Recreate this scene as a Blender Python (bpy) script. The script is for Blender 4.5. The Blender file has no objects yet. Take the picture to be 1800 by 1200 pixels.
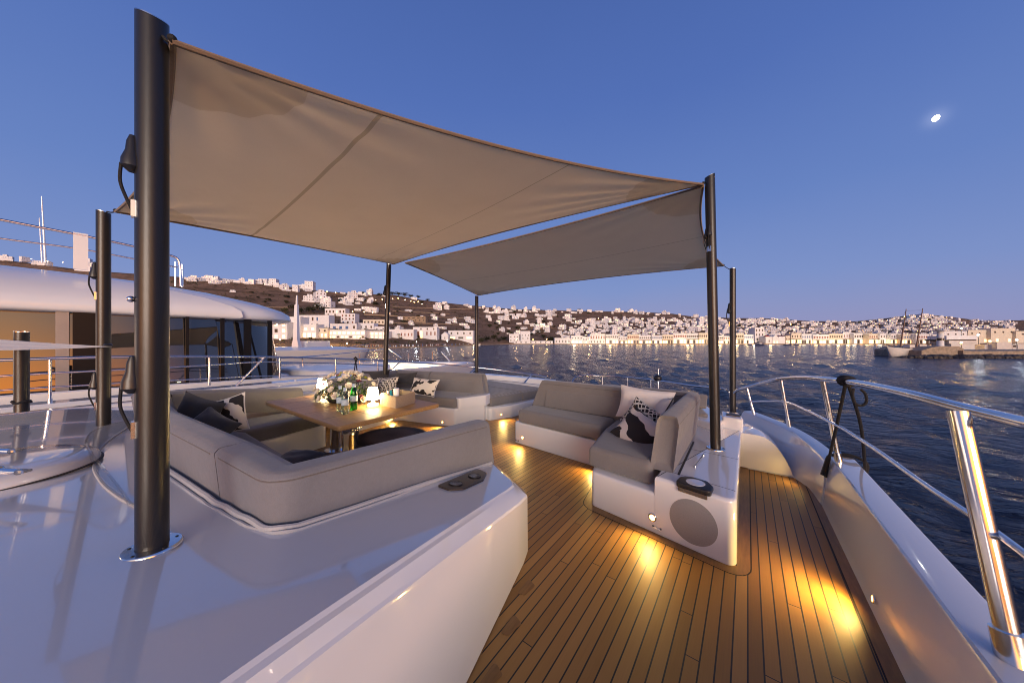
import bpy, bmesh, math, random
from mathutils import Vector, Matrix
random.seed(11)
R = math.radians
SC = bpy.context.scene
COL = SC.collection
# ---------------------------------------------------------------- camera
# world axes: x = starboard of our yacht, y = forward, z = up, deck at z = 0
F, H, V0, YAW = 550.0, 1.6, 598.0, R(37)
CY, SY = math.cos(YAW), math.sin(YAW)
WATER = -3.4
cam = bpy.data.cameras.new('camera'); cam.sensor_width = 36; cam.lens = 11.0
cam.clip_start = 0.02; cam.clip_end = 9000; cam.shift_y = -(V0-600)/1800*-1
co = bpy.data.objects.new('camera', cam); COL.objects.link(co)
co.location = (0, 0, H); co.rotation_euler = (R(90), 0, YAW)
SC.camera = co

def wp(X, Y, z):                       # lateral X and depth Y along the view, height z
    return Vector((X*CY - Y*SY, X*SY + Y*CY, z))
def atY(u, v, Y):
    return wp((u-900)/F*Y, Y, H-(v-V0)/F*Y)
def atz(u, v, z):
    Y = (H-z)*F/(v-V0)
    return wp((u-900)/F*Y, Y, z)
def atx(u, v, x):
    r = (u-900)/F; Y = x/(r*CY-SY)
    return atY(u, v, Y)
def aty(u, v, y):
    r = (u-900)/F; Y = y/(r*SY+CY)
    return atY(u, v, Y)

# ---------------------------------------------------------------- object helpers
def tag(o, label=None, cat=None, group=None, kind=None):
    if label: o['label'] = label
    if cat: o['category'] = cat
    if group: o['group'] = group
    if kind: o['kind'] = kind
    return o
def thing(name, label, cat, loc=(0, 0, 0), group=None):
    o = bpy.data.objects.new(name, None); COL.objects.link(o)
    o.location = loc; o.empty_display_size = .1
    return tag(o, label, cat, group)
def wloc(o):
    p = Vector((0, 0, 0))
    while o is not None:
        p += o.location; o = o.parent
    return p
def copy_tree(o, parent=None):
    c = o.copy(); COL.objects.link(c); c.parent = parent
    for ch in o.children: copy_tree(ch, c)
    return c

class MB:
    def __init__(s): s.v = []; s.f = []; s.m = []; s.slot = 0; s.uv = {}
    def add(s, vs, fs):
        b = len(s.v); s.v += [tuple(p) for p in vs]
        for f in fs: s.f.append(tuple(b+i for i in f)); s.m.append(s.slot)
    def box(s, c, d, rz=0, M=None):
        x, y, z = d[0]/2, d[1]/2, d[2]/2
        vs = [Vector((a*x, b*y, e*z)) for e in (-1, 1) for b in (-1, 1) for a in (-1, 1)]
        M = M or Matrix.Rotation(rz, 3, 'Z')
        s.add([M @ p + Vector(c) for p in vs], [(0, 2, 3, 1), (4, 5, 7, 6), (0, 1, 5, 4), (2, 6, 7, 3), (0, 4, 6, 2), (1, 3, 7, 5)])
    def tube(s, pts, r, n=10, cap=True, closed=False):
        pts = [Vector(p) for p in pts]; N = len(pts)
        rr = r if isinstance(r, (list, tuple)) else [r]*N
        vs = []; prev = None
        for i, p in enumerate(pts):
            if closed: t = pts[(i+1) % N]-pts[i-1]
            else: t = pts[min(i+1, N-1)]-pts[max(i-1, 0)]
            t.normalize()
            if prev is None:
                a = Vector((0, 0, 1)) if abs(t.z) < .9 else Vector((1, 0, 0))
                e = t.cross(a).normalized()
            else:
                e = (prev-t*prev.dot(t)).normalized()
            prev = e; g = t.cross(e)
            for k in range(n):
                w = 2*math.pi*k/n
                vs.append(p+(e*math.cos(w)+g*math.sin(w))*rr[i])
        fs = []
        for i in range(N if closed else N-1):
            j = (i+1) % N
            for k in range(n):
                l = (k+1) % n
                fs.append((i*n+k, i*n+l, j*n+l, j*n+k))
        if cap and not closed:
            fs.append(tuple(range(n-1, -1, -1))); fs.append(tuple(range((N-1)*n, N*n)))
        s.add(vs, fs)
    def lathe(s, prof, c=(0, 0, 0), n=24, M=None, sx=1, sy=1):
        vs = []; c = Vector(c)
        for r, z in prof:
            for k in range(n):
                w = 2*math.pi*k/n
                p = Vector((r*math.cos(w)*sx, r*math.sin(w)*sy, z))
                vs.append((M @ p if M else p)+c)
        fs = []
        for i in range(len(prof)-1):
            for k in range(n):
                l = (k+1) % n
                fs.append((i*n+k, i*n+l, (i+1)*n+l, (i+1)*n+k))
        if prof[0][0] > 1e-6: fs.append(tuple(range(n-1, -1, -1)))
        if prof[-1][0] > 1e-6: fs.append(tuple(range((len(prof)-1)*n, len(prof)*n)))
        s.add(vs, fs)
    def rings(s, rings, cap=True, closed=True):
        n = len(rings[0]); vs = [p for r in rings for p in r]; fs = []
        for i in range(len(rings)-1):
            for k in range(n if closed else n-1):
                l = (k+1) % n
                fs.append((i*n+k, i*n+l, (i+1)*n+l, (i+1)*n+k))
        if cap and closed:
            fs.append(tuple(range(n-1, -1, -1))); fs.append(tuple(range((len(rings)-1)*n, len(rings)*n)))
        s.add(vs, fs)
    def prism(s, poly, z0, z1, r=.02, n=4, zf=None, zb=None, rb=0):
        # plan polygon raised from z0 to z1 with a rounded upper edge; zf/zb give heights that vary over the plan
        rg = []
        def ring(ins, dz, top):
            q = inset(poly, ins)
            return [Vector((p[0], p[1], ((zf(p[0], p[1]) if zf else z1) if top else (zb(p[0], p[1]) if zb else z0))+dz)) for p in q]
        if rb > 0:
            for i in range(n):
                a = math.pi/2*i/n
                rg.append(ring(rb*(1-math.sin(a)), rb*(1-math.cos(a)), False))
        rg.append(ring(0, rb, False))
        for i in range(n+1):
            a = math.pi/2*i/n
            rg.append(ring(r*(1-math.cos(a)), -r*(1-math.sin(a)), True))
        s.rings(rg)
    def sweep(s, path, prof, end=.04, steps=5, zs=1.0):
        ow = [p[0] for p in prof]; oz = [p[1] for p in prof]
        c0, c1 = (min(ow)+max(ow))/2, (min(oz)+max(oz))/2; w0, w1 = max(ow)-min(ow), (max(oz)-min(oz))*zs
        def shrink(d): return [(c0+(a-c0)*max(.05, 1-2*d/w0), c1+(b-c1)*max(.05, 1-2*d/w1)) for a, b in prof]
        path = [Vector(p) for p in path]; N = len(path)
        L = [0]
        for i in range(1, N): L.append(L[-1]+(path[i]-path[i-1]).length)
        st = []
        for i in range(N):
            a = (path[i]-path[i-1]) if i else path[1]-path[0]
            b = (path[i+1]-path[i]) if i < N-1 else path[-1]-path[-2]
            a = Vector((a.x, a.y)).normalized(); b = Vector((b.x, b.y)).normalized()
            t = (a+b).normalized(); k = 1/max(.4, t.dot(b))
            st.append((path[i], Vector((t.y, -t.x))*k, 1.0))
        if end > 0:
            def shr(i, sgn):
                out = []
                p, nrm, _ = st[i]; d = (path[1]-path[0]).normalized() if i == 0 else (path[-1]-path[-2]).normalized()
                for q in range(steps):
                    a = math.pi/2*q/steps
                    out.append((p+d*sgn*end*(1-math.sin(a)), nrm, ('in', end*(1-math.cos(math.pi/2-a)))))
                return out
            head = shr(0, 1); tail = shr(N-1, -1)[::-1]
            p0 = st[0][0]+(path[1]-path[0]).normalized()*end
            p1 = st[-1][0]-(path[-1]-path[-2]).normalized()*end
            st = head+[(p0, st[0][1], 1.0)]+st[1:-1]+[(p1, st[-1][1], 1.0)]+tail
        rg = []
        for p, nrm, k in st:
            pr = shrink(k[1]) if isinstance(k, tuple) else prof
            rg.append([Vector((p.x+nrm.x*o, p.y+nrm.y*o, p.z+z)) for o, z in pr])
        s.rings(rg)
    def sphere(s, c, r, n=12, m=8, M=None):
        pr = [(math.sin(math.pi*i/m), -math.cos(math.pi*i/m)) for i in range(m+1)]
        rr = r if isinstance(r, (tuple, list)) else (r, r, r)
        vs = []; c = Vector(c)
        for q, z in pr[1:-1]:
            for k in range(n):
                w = 2*math.pi*k/n
                p = Vector((q*math.cos(w)*rr[0], q*math.sin(w)*rr[1], z*rr[2]))
                vs.append((M @ p if M else p)+c)
        b = len(vs)
        for z in (-1, 1):
            p = Vector((0, 0, z*rr[2])); vs.append((M @ p if M else p)+c)
        fs = []
        for i in range(m-2):
            for k in range(n):
                l = (k+1) % n
                fs.append((i*n+k, i*n+l, (i+1)*n+l, (i+1)*n+k))
        for k in range(n):
            fs.append((b, (k+1) % n, k)); fs.append((b+1, (m-2)*n+k, (m-2)*n+(k+1) % n))
        s.add(vs, fs)
    def grid(s, fn, nu, nv):
        vs = [fn(i/nu, j/nv) for j in range(nv+1) for i in range(nu+1)]
        fs = [(j*(nu+1)+i, j*(nu+1)+i+1, (j+1)*(nu+1)+i+1, (j+1)*(nu+1)+i) for j in range(nv) for i in range(nu)]
        s.add(vs, fs)
    def build(s, name, mats, parent=None, ang=38, recalc=True, loc=None, weld=False):
        if not isinstance(mats, (list, tuple)): mats = [mats]
        if parent is not None: o0 = wloc(parent)
        elif loc is not None: o0 = Vector(loc)
        else:
            xs = [p[0] for p in s.v]; ys = [p[1] for p in s.v]; zs = [p[2] for p in s.v]
            o0 = Vector(((min(xs)+max(xs))/2, (min(ys)+max(ys))/2, min(zs)))
        me = bpy.data.meshes.new(name)
        me.from_pydata([(p[0]-o0.x, p[1]-o0.y, p[2]-o0.z) for p in s.v], [], s.f)
        for m in mats: me.materials.append(m)
        if len(mats) > 1: me.polygons.foreach_set('material_index', s.m)
        if recalc:
            bm = bmesh.new(); bm.from_mesh(me)
            if weld: bmesh.ops.remove_doubles(bm, verts=bm.verts, dist=2e-4)
            bmesh.ops.recalc_face_normals(bm, faces=bm.faces); bm.to_mesh(me); bm.free()
        me.polygons.foreach_set('use_smooth', [True]*len(me.polygons))
        me.set_sharp_from_angle(angle=R(ang))
        me.update()
        ob = bpy.data.objects.new(name, me); COL.objects.link(ob)
        if parent is not None: ob.parent = parent
        else: ob.location = o0
        return ob

def inset(poly, d):
    if abs(d) < 1e-9: return [tuple(p) for p in poly]
    n = len(poly); A = sum(poly[i][0]*poly[(i+1) % n][1]-poly[(i+1) % n][0]*poly[i][1] for i in range(n))
    sg = 1 if A > 0 else -1
    out = []
    for i in range(n):
        p = Vector(poly[i][:2]); a = p-Vector(poly[i-1][:2]); b = Vector(poly[(i+1) % n][:2])-p
        if a.length < 1e-7: a = b
        if b.length < 1e-7: b = a
        a.normalize(); b.normalize(); t = a+b
        if t.length < 1e-6: t = a
        t.normalize(); nn = Vector((-t.y, t.x))*sg
        k = 1/max(.5, t.dot(b)); q = p+nn*d*k
        out.append((q.x, q.y))
    for _ in range(6):                      # edges that turned round are collapsed
        bad = False
        for i in range(n):
            j = (i+1) % n
            o = Vector(poly[j][:2])-Vector(poly[i][:2]); e = Vector(out[j])-Vector(out[i])
            if o.length > 1e-7 and o.dot(e) < -1e-9:
                m = (Vector(out[i])+Vector(out[j]))/2; out[i] = out[j] = (m.x, m.y); bad = True
        if not bad: break
    return out
def rpoly(pts, r, n=5):
    # polygon with rounded corners; r may be one number or one per corner
    out = []; N = len(pts)
    for i in range(N):
        p = Vector(pts[i]); a = Vector(pts[i-1]); b = Vector(pts[(i+1) % N])
        rad = r[i] if isinstance(r, (list, tuple)) else r
        if rad <= 0: out.append(tuple(p)); continue
        da = (a-p); db = (b-p); la, lb = da.length, db.length
        da.normalize(); db.normalize()
        c = max(-1, min(1, da.dot(db))); th = math.acos(c)
        if th > math.pi-.02: out.append(tuple(p)); continue
        tl = min(rad/math.tan(th/2), la*.48, lb*.48)
        for k in range(n+1):
            t = k/n
            q = (p+da*tl)*(1-t)**2+p*2*t*(1-t)+(p+db*tl)*t*t
            out.append(tuple(q))
    return out
def rpath(pts, r, n=6):
    pts = [Vector(p) for p in pts]; out = [pts[0]]
    for i in range(1, len(pts)-1):
        p, a, b = pts[i], pts[i-1], pts[i+1]
        da = a-p; db = b-p; la, lb = da.length, db.length
        tl = min(r, la*.48, lb*.48); da.normalize(); db.normalize()
        for k in range(n+1):
            t = k/n
            out.append((p+da*tl)*(1-t)**2+p*2*t*(1-t)+(p+db*tl)*t*t)
    out.append(pts[-1]); return out
def spline(pts, n=8):
    pts = [Vector(p) for p in pts]; out = []
    P = [pts[0]*2-pts[1]]+pts+[pts[-1]*2-pts[-2]]
    for i in range(1, len(P)-2):
        a, b, c, d = P[i-1], P[i], P[i+1], P[i+2]
        for k in range(n):
            t = k/n
            out.append(.5*((2*b)+(c-a)*t+(2*a-5*b+4*c-d)*t*t+(3*b-a-3*c+d)*t**3))
    out.append(pts[-1]); return out
def lerp_table(tab, x):
    if x <= tab[0][0]: return tab[0][1]
    for (a, b), (c, d) in zip(tab, tab[1:]):
        if x <= c: return b+(d-b)*(x-a)/(c-a)
    return tab[-1][1]

# ---------------------------------------------------------------- materials
def newmat(name):
    m = bpy.data.materials.new(name); m.use_nodes = True
    nt = m.node_tree; b = nt.nodes['Principled BSDF']
    return m, nt, b
def N(nt, t, **k):
    n = nt.nodes.new(t)
    for a, v in k.items(): setattr(n, a, v)
    return n
def ln(nt, a, b): nt.links.new(a, b)
def coords(nt, scale=1.0, kind='Object', rot=(0, 0, 0)):
    tc = N(nt, 'ShaderNodeTexCoord'); mp = N(nt, 'ShaderNodeMapping')
    mp.inputs['Scale'].default_value = (scale,)*3 if not isinstance(scale, tuple) else scale
    mp.inputs['Rotation'].default_value = rot
    ln(nt, tc.outputs[kind], mp.inputs['Vector']); return mp.outputs['Vector']
def noise(nt, vec, scale, detail=3, rough=.55):
    n = N(nt, 'ShaderNodeTexNoise'); n.inputs['Scale'].default_value = scale
    n.inputs['Detail'].default_value = detail; n.inputs['Roughness'].default_value = rough
    ln(nt, vec, n.inputs['Vector']); return n
def ramp(nt, fac, stops, interp='LINEAR'):
    r = N(nt, 'ShaderNodeValToRGB'); cr = r.color_ramp; cr.interpolation = interp
    while len(cr.elements) > 1: cr.elements.remove(cr.elements[0])
    for i, (p, c) in enumerate(stops):
        e = cr.elements[0] if i == 0 else cr.elements.new(p)
        e.position = p; e.color = (*c, 1)
    ln(nt, fac, r.inputs['Fac']); return r.outputs['Color']
def math_(nt, op, a, b=None, c=None):
    n = N(nt, 'ShaderNodeMath', operation=op)
    for i, x in enumerate((a, b, c)):
        if x is None: continue
        if isinstance(x, (int, float)): n.inputs[i].default_value = x
        else: ln(nt, x, n.inputs[i])
    return n.outputs[0]
def mixc(nt, fac, a, b, blend='MIX'):
    n = N(nt, 'ShaderNodeMix', data_type='RGBA', blend_type=blend)
    for i, x in ((0, fac), (6, a), (7, b)):
        if isinstance(x, (int, float)): n.inputs[i].default_value = x
        elif isinstance(x, (tuple, list)): n.inputs[i].default_value = (*x, 1)
        else: ln(nt, x, n.inputs[i])
    return n.outputs[2]
def bump(nt, b, h, strength=.3, dist=.01):
    n = N(nt, 'ShaderNodeBump'); n.inputs['Strength'].default_value = strength
    n.inputs['Distance'].default_value = dist
    ln(nt, h, n.inputs['Height']); ln(nt, n.outputs['Normal'], b.inputs['Normal']); return n
def pbr(name, col, rough=.5, metal=0, coat=0, var=.06, vs=4.0, bmp=0, bs=60, bd=.002, rv=.0, ior=None, spec=None, sheen=0):
    m, nt, b = newmat(name)
    b.inputs['Metallic'].default_value = metal; b.inputs['Roughness'].default_value = rough
    b.inputs['Coat Weight'].default_value = coat; b.inputs['Coat Roughness'].default_value = .03
    if ior: b.inputs['IOR'].default_value = ior
    if spec is not None: b.inputs['Specular IOR Level'].default_value = spec
    if sheen: b.inputs['Sheen Weight'].default_value = sheen
    v = coords(nt)
    nz = noise(nt, v, vs, 4)
    lo = tuple(c*(1-var) for c in col); hi = tuple(min(1, c*(1+var)) for c in col)
    ln(nt, ramp(nt, nz.outputs['Fac'], [(.3, lo), (.7, hi)]), b.inputs['Base Color'])
    if rv:
        ln(nt, math_(nt, 'MULTIPLY_ADD', nz.outputs['Fac'], rv*2, rough-rv), b.inputs['Roughness'])
    if bmp:
        n2 = noise(nt, v, bs, 2); bump(nt, b, n2.outputs['Fac'], bmp, bd)
    return m
def emit(name, col, strength, base=(.8, .8, .8)):
    m, nt, b = newmat(name)
    b.inputs['Base Color'].default_value = (*base, 1)
    b.inputs['Emission Color'].default_value = (*col, 1); b.inputs['Emission Strength'].default_value = strength
    b.inputs['Roughness'].default_value = .4
    return m

M = {}
M['gel'] = pbr('white_gelcoat', (.71, .71, .72), .10, coat=1.0, var=.02, vs=1.2, rv=.03)
M['gel2'] = pbr('white_painted_hull', (.72, .71, .70), .2, coat=.5, var=.03, vs=.6, rv=.05)
M['chrome'] = pbr('polished_steel', (.72, .72, .73), .15, metal=1, var=.03, vs=9, rv=.05, bmp=.04, bs=25)
M['black'] = pbr('black_plastic', (.014, .014, .016), .35, var=.2, vs=30)
M['rope'] = pbr('black_rope', (.010, .010, .012), .8, var=.4, vs=160, bmp=.8, bs=260, bd=.004)
M['rubber'] = pbr('dark_rubber', (.02, .019, .018), .6, var=.3, vs=40)
M['holder'] = pbr('dark_bronze_trim', (.035, .026, .022), .3, var=.1, coat=.4)

def fabric(name, col, var=.12, warp=900, ribs=0):
    m, nt, b = newmat(name)
    b.inputs['Roughness'].default_value = .92; b.inputs['Sheen Weight'].default_value = .25
    b.inputs['Specular IOR Level'].default_value = .25
    v = coords(nt)
    n1 = noise(nt, v, 260, 3, .7); n2 = noise(nt, v, 2.3, 3); n3 = noise(nt, v, 38, 3)
    f = math_(nt, 'ADD', math_(nt, 'MULTIPLY', n1.outputs['Fac'], .55), math_(nt, 'ADD', math_(nt, 'MULTIPLY', n2.outputs['Fac'], .3), math_(nt, 'MULTIPLY', n3.outputs['Fac'], .15)))
    ln(nt, ramp(nt, f, [(.3, tuple(c*(1-var*1.6) for c in col)), (.7, tuple(c*(1+var*1.6) for c in col))]), b.inputs['Base Color'])
    h = math_(nt, 'ADD', math_(nt, 'MULTIPLY', n1.outputs['Fac'], .25), math_(nt, 'MULTIPLY', noise(nt, v, 6.5, 3).outputs['Fac'], 2.6))
    bump(nt, b, h, .45, .006)
    return m
M['taupe'] = fabric('taupe_canvas', (.168, .163, .168))
M['taupe_out'] = fabric('grey_taupe_canvas', (.168, .173, .198))
M['dark_cloth'] = fabric('charcoal_cloth', (.035, .036, .042), .2)
M['white_cloth'] = fabric('white_linen', (.62, .60, .60), .05)
M['pad'] = fabric('grey_sunpad_canvas', (.21, .20, .20))
M['cover'] = fabric('white_cover_cloth', (.45, .45, .46), .1)

def pattern_cloth(name, mode):
    m, nt, b = newmat(name)
    b.inputs['Roughness'].default_value = .9
    v = coords(nt)
    if mode == 'brush':
        wv = N(nt, 'ShaderNodeTexWave', wave_type='BANDS', bands_direction='DIAGONAL'); wv.inputs['Scale'].default_value = 1.7; wv.inputs['Distortion'].default_value = 7.5; wv.inputs['Detail'].default_value = 3.5; wv.inputs['Detail Scale'].default_value = 1.3; wv.inputs['Detail Roughness'].default_value = .55
        ln(nt, v, wv.inputs['Vector'])
        c = ramp(nt, wv.outputs['Fac'], [(.68, (.015, .014, .018)), (.72, (.60, .57, .54))])
    elif mode == 'cow':
        n1 = noise(nt, v, 7.0, 2, .4)
        c = ramp(nt, n1.outputs['Fac'], [(.47, (.02, .018, .018)), (.49, (.66, .62, .56))])
    else:
        vo = N(nt, 'ShaderNodeTexVoronoi', feature='DISTANCE_TO_EDGE'); vo.inputs['Scale'].default_value = 24; vo.inputs['Randomness'].default_value = .25
        ln(nt, v, vo.inputs['Vector'])
        c = ramp(nt, vo.outputs['Distance'], [(.10, (.62, .6, .56)), (.13, (.02, .02, .025))])
    ln(nt, c, b.inputs['Base Color'])
    n2 = noise(nt, v, 300, 2); bump(nt, b, n2.outputs['Fac'], .2, .002)
    return m
M['brush'] = pattern_cloth('brushstroke_print_cloth', 'brush')
M['cow'] = pattern_cloth('cowhide_print_cloth', 'cow')
M['hex'] = pattern_cloth('lattice_print_cloth', 'hex')

def carbon():
    m, nt, b = newmat('carbon_fibre')
    v = coords(nt)
    wv = N(nt, 'ShaderNodeTexWave', wave_type='BANDS', bands_direction='DIAGONAL')
    wv.inputs['Scale'].default_value = 150; wv.inputs['Distortion'].default_value = .4
    ln(nt, v, wv.inputs['Vector'])
    ln(nt, ramp(nt, wv.outputs['Fac'], [(.25, (.007, .007, .007)), (.75, (.020, .019, .019))]), b.inputs['Base Color'])
    b.inputs['Roughness'].default_value = .36
    b.inputs['Coat Weight'].default_value = .25; b.inputs['Coat Roughness'].default_value = .2; b.inputs['Specular IOR Level'].default_value = .35
    bump(nt, b, wv.outputs['Fac'], .2, .0008)
    return m
M['carbon'] = carbon()

def teak_deck():
    m, nt, b = newmat('teak_planking')
    tc = N(nt, 'ShaderNodeTexCoord'); sp = N(nt, 'ShaderNodeSeparateXYZ'); ln(nt, tc.outputs['Object'], sp.inputs[0])
    W, L = .064, 2.1
    xr = math_(nt, 'DIVIDE', sp.outputs['X'], W); row = math_(nt, 'FLOOR', xr); fx = math_(nt, 'FRACT', xr)
    wn = N(nt, 'ShaderNodeTexWhiteNoise', noise_dimensions='1D'); ln(nt, row, wn.inputs['W'])
    yr = math_(nt, 'ADD', math_(nt, 'DIVIDE', sp.outputs['Y'], L), math_(nt, 'MULTIPLY', wn.outputs['Value'], 7.3))
    seg = math_(nt, 'FLOOR', yr); fy = math_(nt, 'FRACT', yr)
    ex = math_(nt, 'MULTIPLY', math_(nt, 'MINIMUM', fx, math_(nt, 'SUBTRACT', 1, fx)), W)
    ey = math_(nt, 'MULTIPLY', math_(nt, 'MINIMUM', fy, math_(nt, 'SUBTRACT', 1, fy)), L)
    jt = math_(nt, 'LESS_THAN', math_(nt, 'MINIMUM', math_(nt, 'MULTIPLY', ex, .72), ey), .0026)
    wn2 = N(nt, 'ShaderNodeTexWhiteNoise', noise_dimensions='2D'); cb = N(nt, 'ShaderNodeCombineXYZ')
    ln(nt, row, cb.inputs[0]); ln(nt, seg, cb.inputs[1]); ln(nt, cb.outputs[0], wn2.inputs['Vector'])
    gv = N(nt, 'ShaderNodeMapping'); gv.inputs['Scale'].default_value = (60, 2.2, 1)
    add = N(nt, 'ShaderNodeVectorMath', operation='ADD'); ln(nt, tc.outputs['Object'], add.inputs[0])
    cb2 = N(nt, 'ShaderNodeCombineXYZ'); ln(nt, math_(nt, 'MULTIPLY', wn2.outputs['Value'], 9.0), cb2.inputs[1]); ln(nt, cb2.outputs[0], add.inputs[1])
    ln(nt, add.outputs[0], gv.inputs['Vector'])
    g = noise(nt, gv.outputs['Vector'], 2.0, 5, .65)
    big = noise(nt, tc.outputs['Object'], 1.4, 3)
    f = math_(nt, 'ADD', math_(nt, 'MULTIPLY', wn2.outputs['Value'], .52), math_(nt, 'ADD', math_(nt, 'MULTIPLY', g.outputs['Fac'], .36), math_(nt, 'MULTIPLY', big.outputs['Fac'], .2)))
    wood = ramp(nt, f, [(.15, (.205, .098, .022)), (.5, (.30, .152, .036)), (.9, (.40, .215, .060))])
    ln(nt, mixc(nt, jt, wood, (.010, .009, .009)), b.inputs['Base Color'])
    ln(nt, math_(nt, 'MULTIPLY_ADD', g.outputs['Fac'], .22, .36), b.inputs['Roughness'])
    h = math_(nt, 'SUBTRACT', math_(nt, 'MULTIPLY', g.outputs['Fac'], .25), jt)
    bump(nt, b, h, .35, .0025)
    return m
M['teak'] = teak_deck()
def teak_plain(name, col, axis=(40, 3, 40)):
    m, nt, b = newmat(name)
    g = noise(nt, coords(nt, axis), 2.0, 5, .65)
    ln(nt, ramp(nt, g.outputs['Fac'], [(.25, tuple(c*.68 for c in col)), (.75, tuple(c*1.25 for c in col))]), b.inputs['Base Color'])
    b.inputs['Roughness'].default_value = .42
    bump(nt, b, g.outputs['Fac'], .2, .002)
    return m
M['margin'] = teak_plain('teak_margin', (.22, .110, .032), (24, 3, 24))
M['table'] = teak_plain('varnished_teak', (.38, .215, .085), (3, 40, 40))
M['table_edge'] = teak_plain('teak_edge', (.26, .125, .055))
M['groove'] = pbr('dark_caulking', (.012, .010, .009), .7)
M['wicker'] = None
def weave(name, c0, c1, sc):
    m, nt, b = newmat(name)
    v = coords(nt)
    w = N(nt, 'ShaderNodeTexWave', wave_type='BANDS', bands_direction='Z'); w.inputs['Scale'].default_value = sc; w.inputs['Distortion'].default_value = 1.2; w.inputs['Detail Scale'].default_value = 8
    ln(nt, v, w.inputs['Vector'])
    n = noise(nt, v, sc*2.2, 3)
    f = math_(nt, 'ADD', math_(nt, 'MULTIPLY', w.outputs['Fac'], .55), math_(nt, 'MULTIPLY', n.outputs['Fac'], .45))
    ln(nt, ramp(nt, f, [(.25, c0), (.75, c1)]), b.inputs['Base Color']); b.inputs['Roughness'].default_value = .8
    bump(nt, b, f, .8, .006)
    return m
M['wicker'] = weave('pale_wicker', (.24, .17, .11), (.60, .49, .37), 52)
M['pouf'] = weave('brown_woven_rope', (.035, .026, .022), (.14, .10, .085), 22)
M['led'] = emit('warm_led_lens', (1, .50, .10), 5)
M['lampshade'] = emit('lit_lamp_shade', (1, .70, .30), 24)
M['lampbase'] = emit('lit_lamp_base', (1, .74, .36), .7)
M['speaker'] = pbr('grey_speaker_cloth', (.27, .26, .26), .9, var=.12, vs=300, bmp=.3, bs=700)
def glass(name, col, rough=0, ior=1.45):
    m, nt, b = newmat(name)
    b.inputs['Base Color'].default_value = (*col, 1); b.inputs['Transmission Weight'].default_value = 1
    b.inputs['Roughness'].default_value = rough; b.inputs['IOR'].default_value = ior
    return m
def sheet(name, col=(.94, .95, .96), k=.28, rough=.02):
    m, nt, b = newmat(name)
    tr = N(nt, 'ShaderNodeBsdfTransparent'); tr.inputs['Color'].default_value = (*col, 1)
    gl = N(nt, 'ShaderNodeBsdfGlossy'); gl.inputs['Roughness'].default_value = rough
    lw = N(nt, 'ShaderNodeLayerWeight'); lw.inputs['Blend'].default_value = .25
    mx = N(nt, 'ShaderNodeMixShader'); ln(nt, math_(nt, 'MULTIPLY_ADD', lw.outputs['Fresnel'], k, .02), mx.inputs[0]); ln(nt, tr.outputs[0], mx.inputs[1]); ln(nt, gl.outputs[0], mx.inputs[2])
    ln(nt, mx.outputs[0], nt.nodes['Material Output'].inputs['Surface'])
    return m
M['clear'] = sheet('clear_acrylic')
M['bottle_clear'] = sheet('clear_bottle', (.80, .90, .84), .8, .05)
M['bottle_green'] = sheet('green_bottle', (.10, .55, .16), .7, .05)

def sail_mat(name, corners, rad, seams):
    # corners: double-cloth patches within rad of each; seams: (p, q) lines stitched in a darker tape
    m, nt, b = newmat(name)
    geo = N(nt, 'ShaderNodeNewGeometry'); pos = geo.outputs['Position']
    mask = None
    for c, r in zip(corners, rad):
        d = N(nt, 'ShaderNodeVectorMath', operation='DISTANCE'); d.inputs[1].default_value = c; ln(nt, pos, d.inputs[0])
        k = math_(nt, 'LESS_THAN', d.outputs['Value'], r)
        mask = k if mask is None else math_(nt, 'MAXIMUM', mask, k)
    sm = None
    for p, q, w in seams:
        p = Vector(p); q = Vector(q); d = (q-p).normalized(); nrm = d.cross(Vector((0, 0, 1))).normalized()
        dt = N(nt, 'ShaderNodeVectorMath', operation='DOT_PRODUCT'); dt.inputs[1].default_value = nrm; ln(nt, pos, dt.inputs[0])
        e = math_(nt, 'ABSOLUTE', math_(nt, 'SUBTRACT', dt.outputs['Value'], p.dot(nrm)))
        k = math_(nt, 'LESS_THAN', e, w)
        sm = k if sm is None else math_(nt, 'MAXIMUM', sm, k)
    n1 = noise(nt, pos, 190, 2, .7); n2 = noise(nt, pos, 1.6, 4)
    f = math_(nt, 'ADD', math_(nt, 'MULTIPLY', n1.outputs['Fac'], .45), math_(nt, 'MULTIPLY', n2.outputs['Fac'], .55))
    c0 = ramp(nt, f, [(.3, (.80, .62, .41)), (.7, (.90, .71, .49))])
    c1 = mixc(nt, mask, c0, (.76, .56, .34))
    c2 = mixc(nt, sm, c1, (.54, .38, .22))
    ln(nt, c2, b.inputs['Base Color']); b.inputs['Roughness'].default_value = .9; b.inputs['Specular IOR Level'].default_value = .1
    tr = N(nt, 'ShaderNodeBsdfTranslucent'); ln(nt, mixc(nt, .6, c2, (1.0, .74, .36)), tr.inputs['Color'])
    mx = N(nt, 'ShaderNodeMixShader')
    tf = math_(nt, 'SUBTRACT', .42, math_(nt, 'MULTIPLY', math_(nt, 'MAXIMUM', mask, sm), .12))
    ln(nt, tf, mx.inputs[0]); ln(nt, b.outputs[0], mx.inputs[1]); ln(nt, tr.outputs[0], mx.inputs[2])
    n3 = noise(nt, pos, 3.0, 2)
    bump(nt, b, math_(nt, 'ADD', n3.outputs['Fac'], math_(nt, 'MULTIPLY', n1.outputs['Fac'], .05)), .5, .02)
    ln(nt, mx.outputs[0], nt.nodes['Material Output'].inputs['Surface'])
    return m
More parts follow.
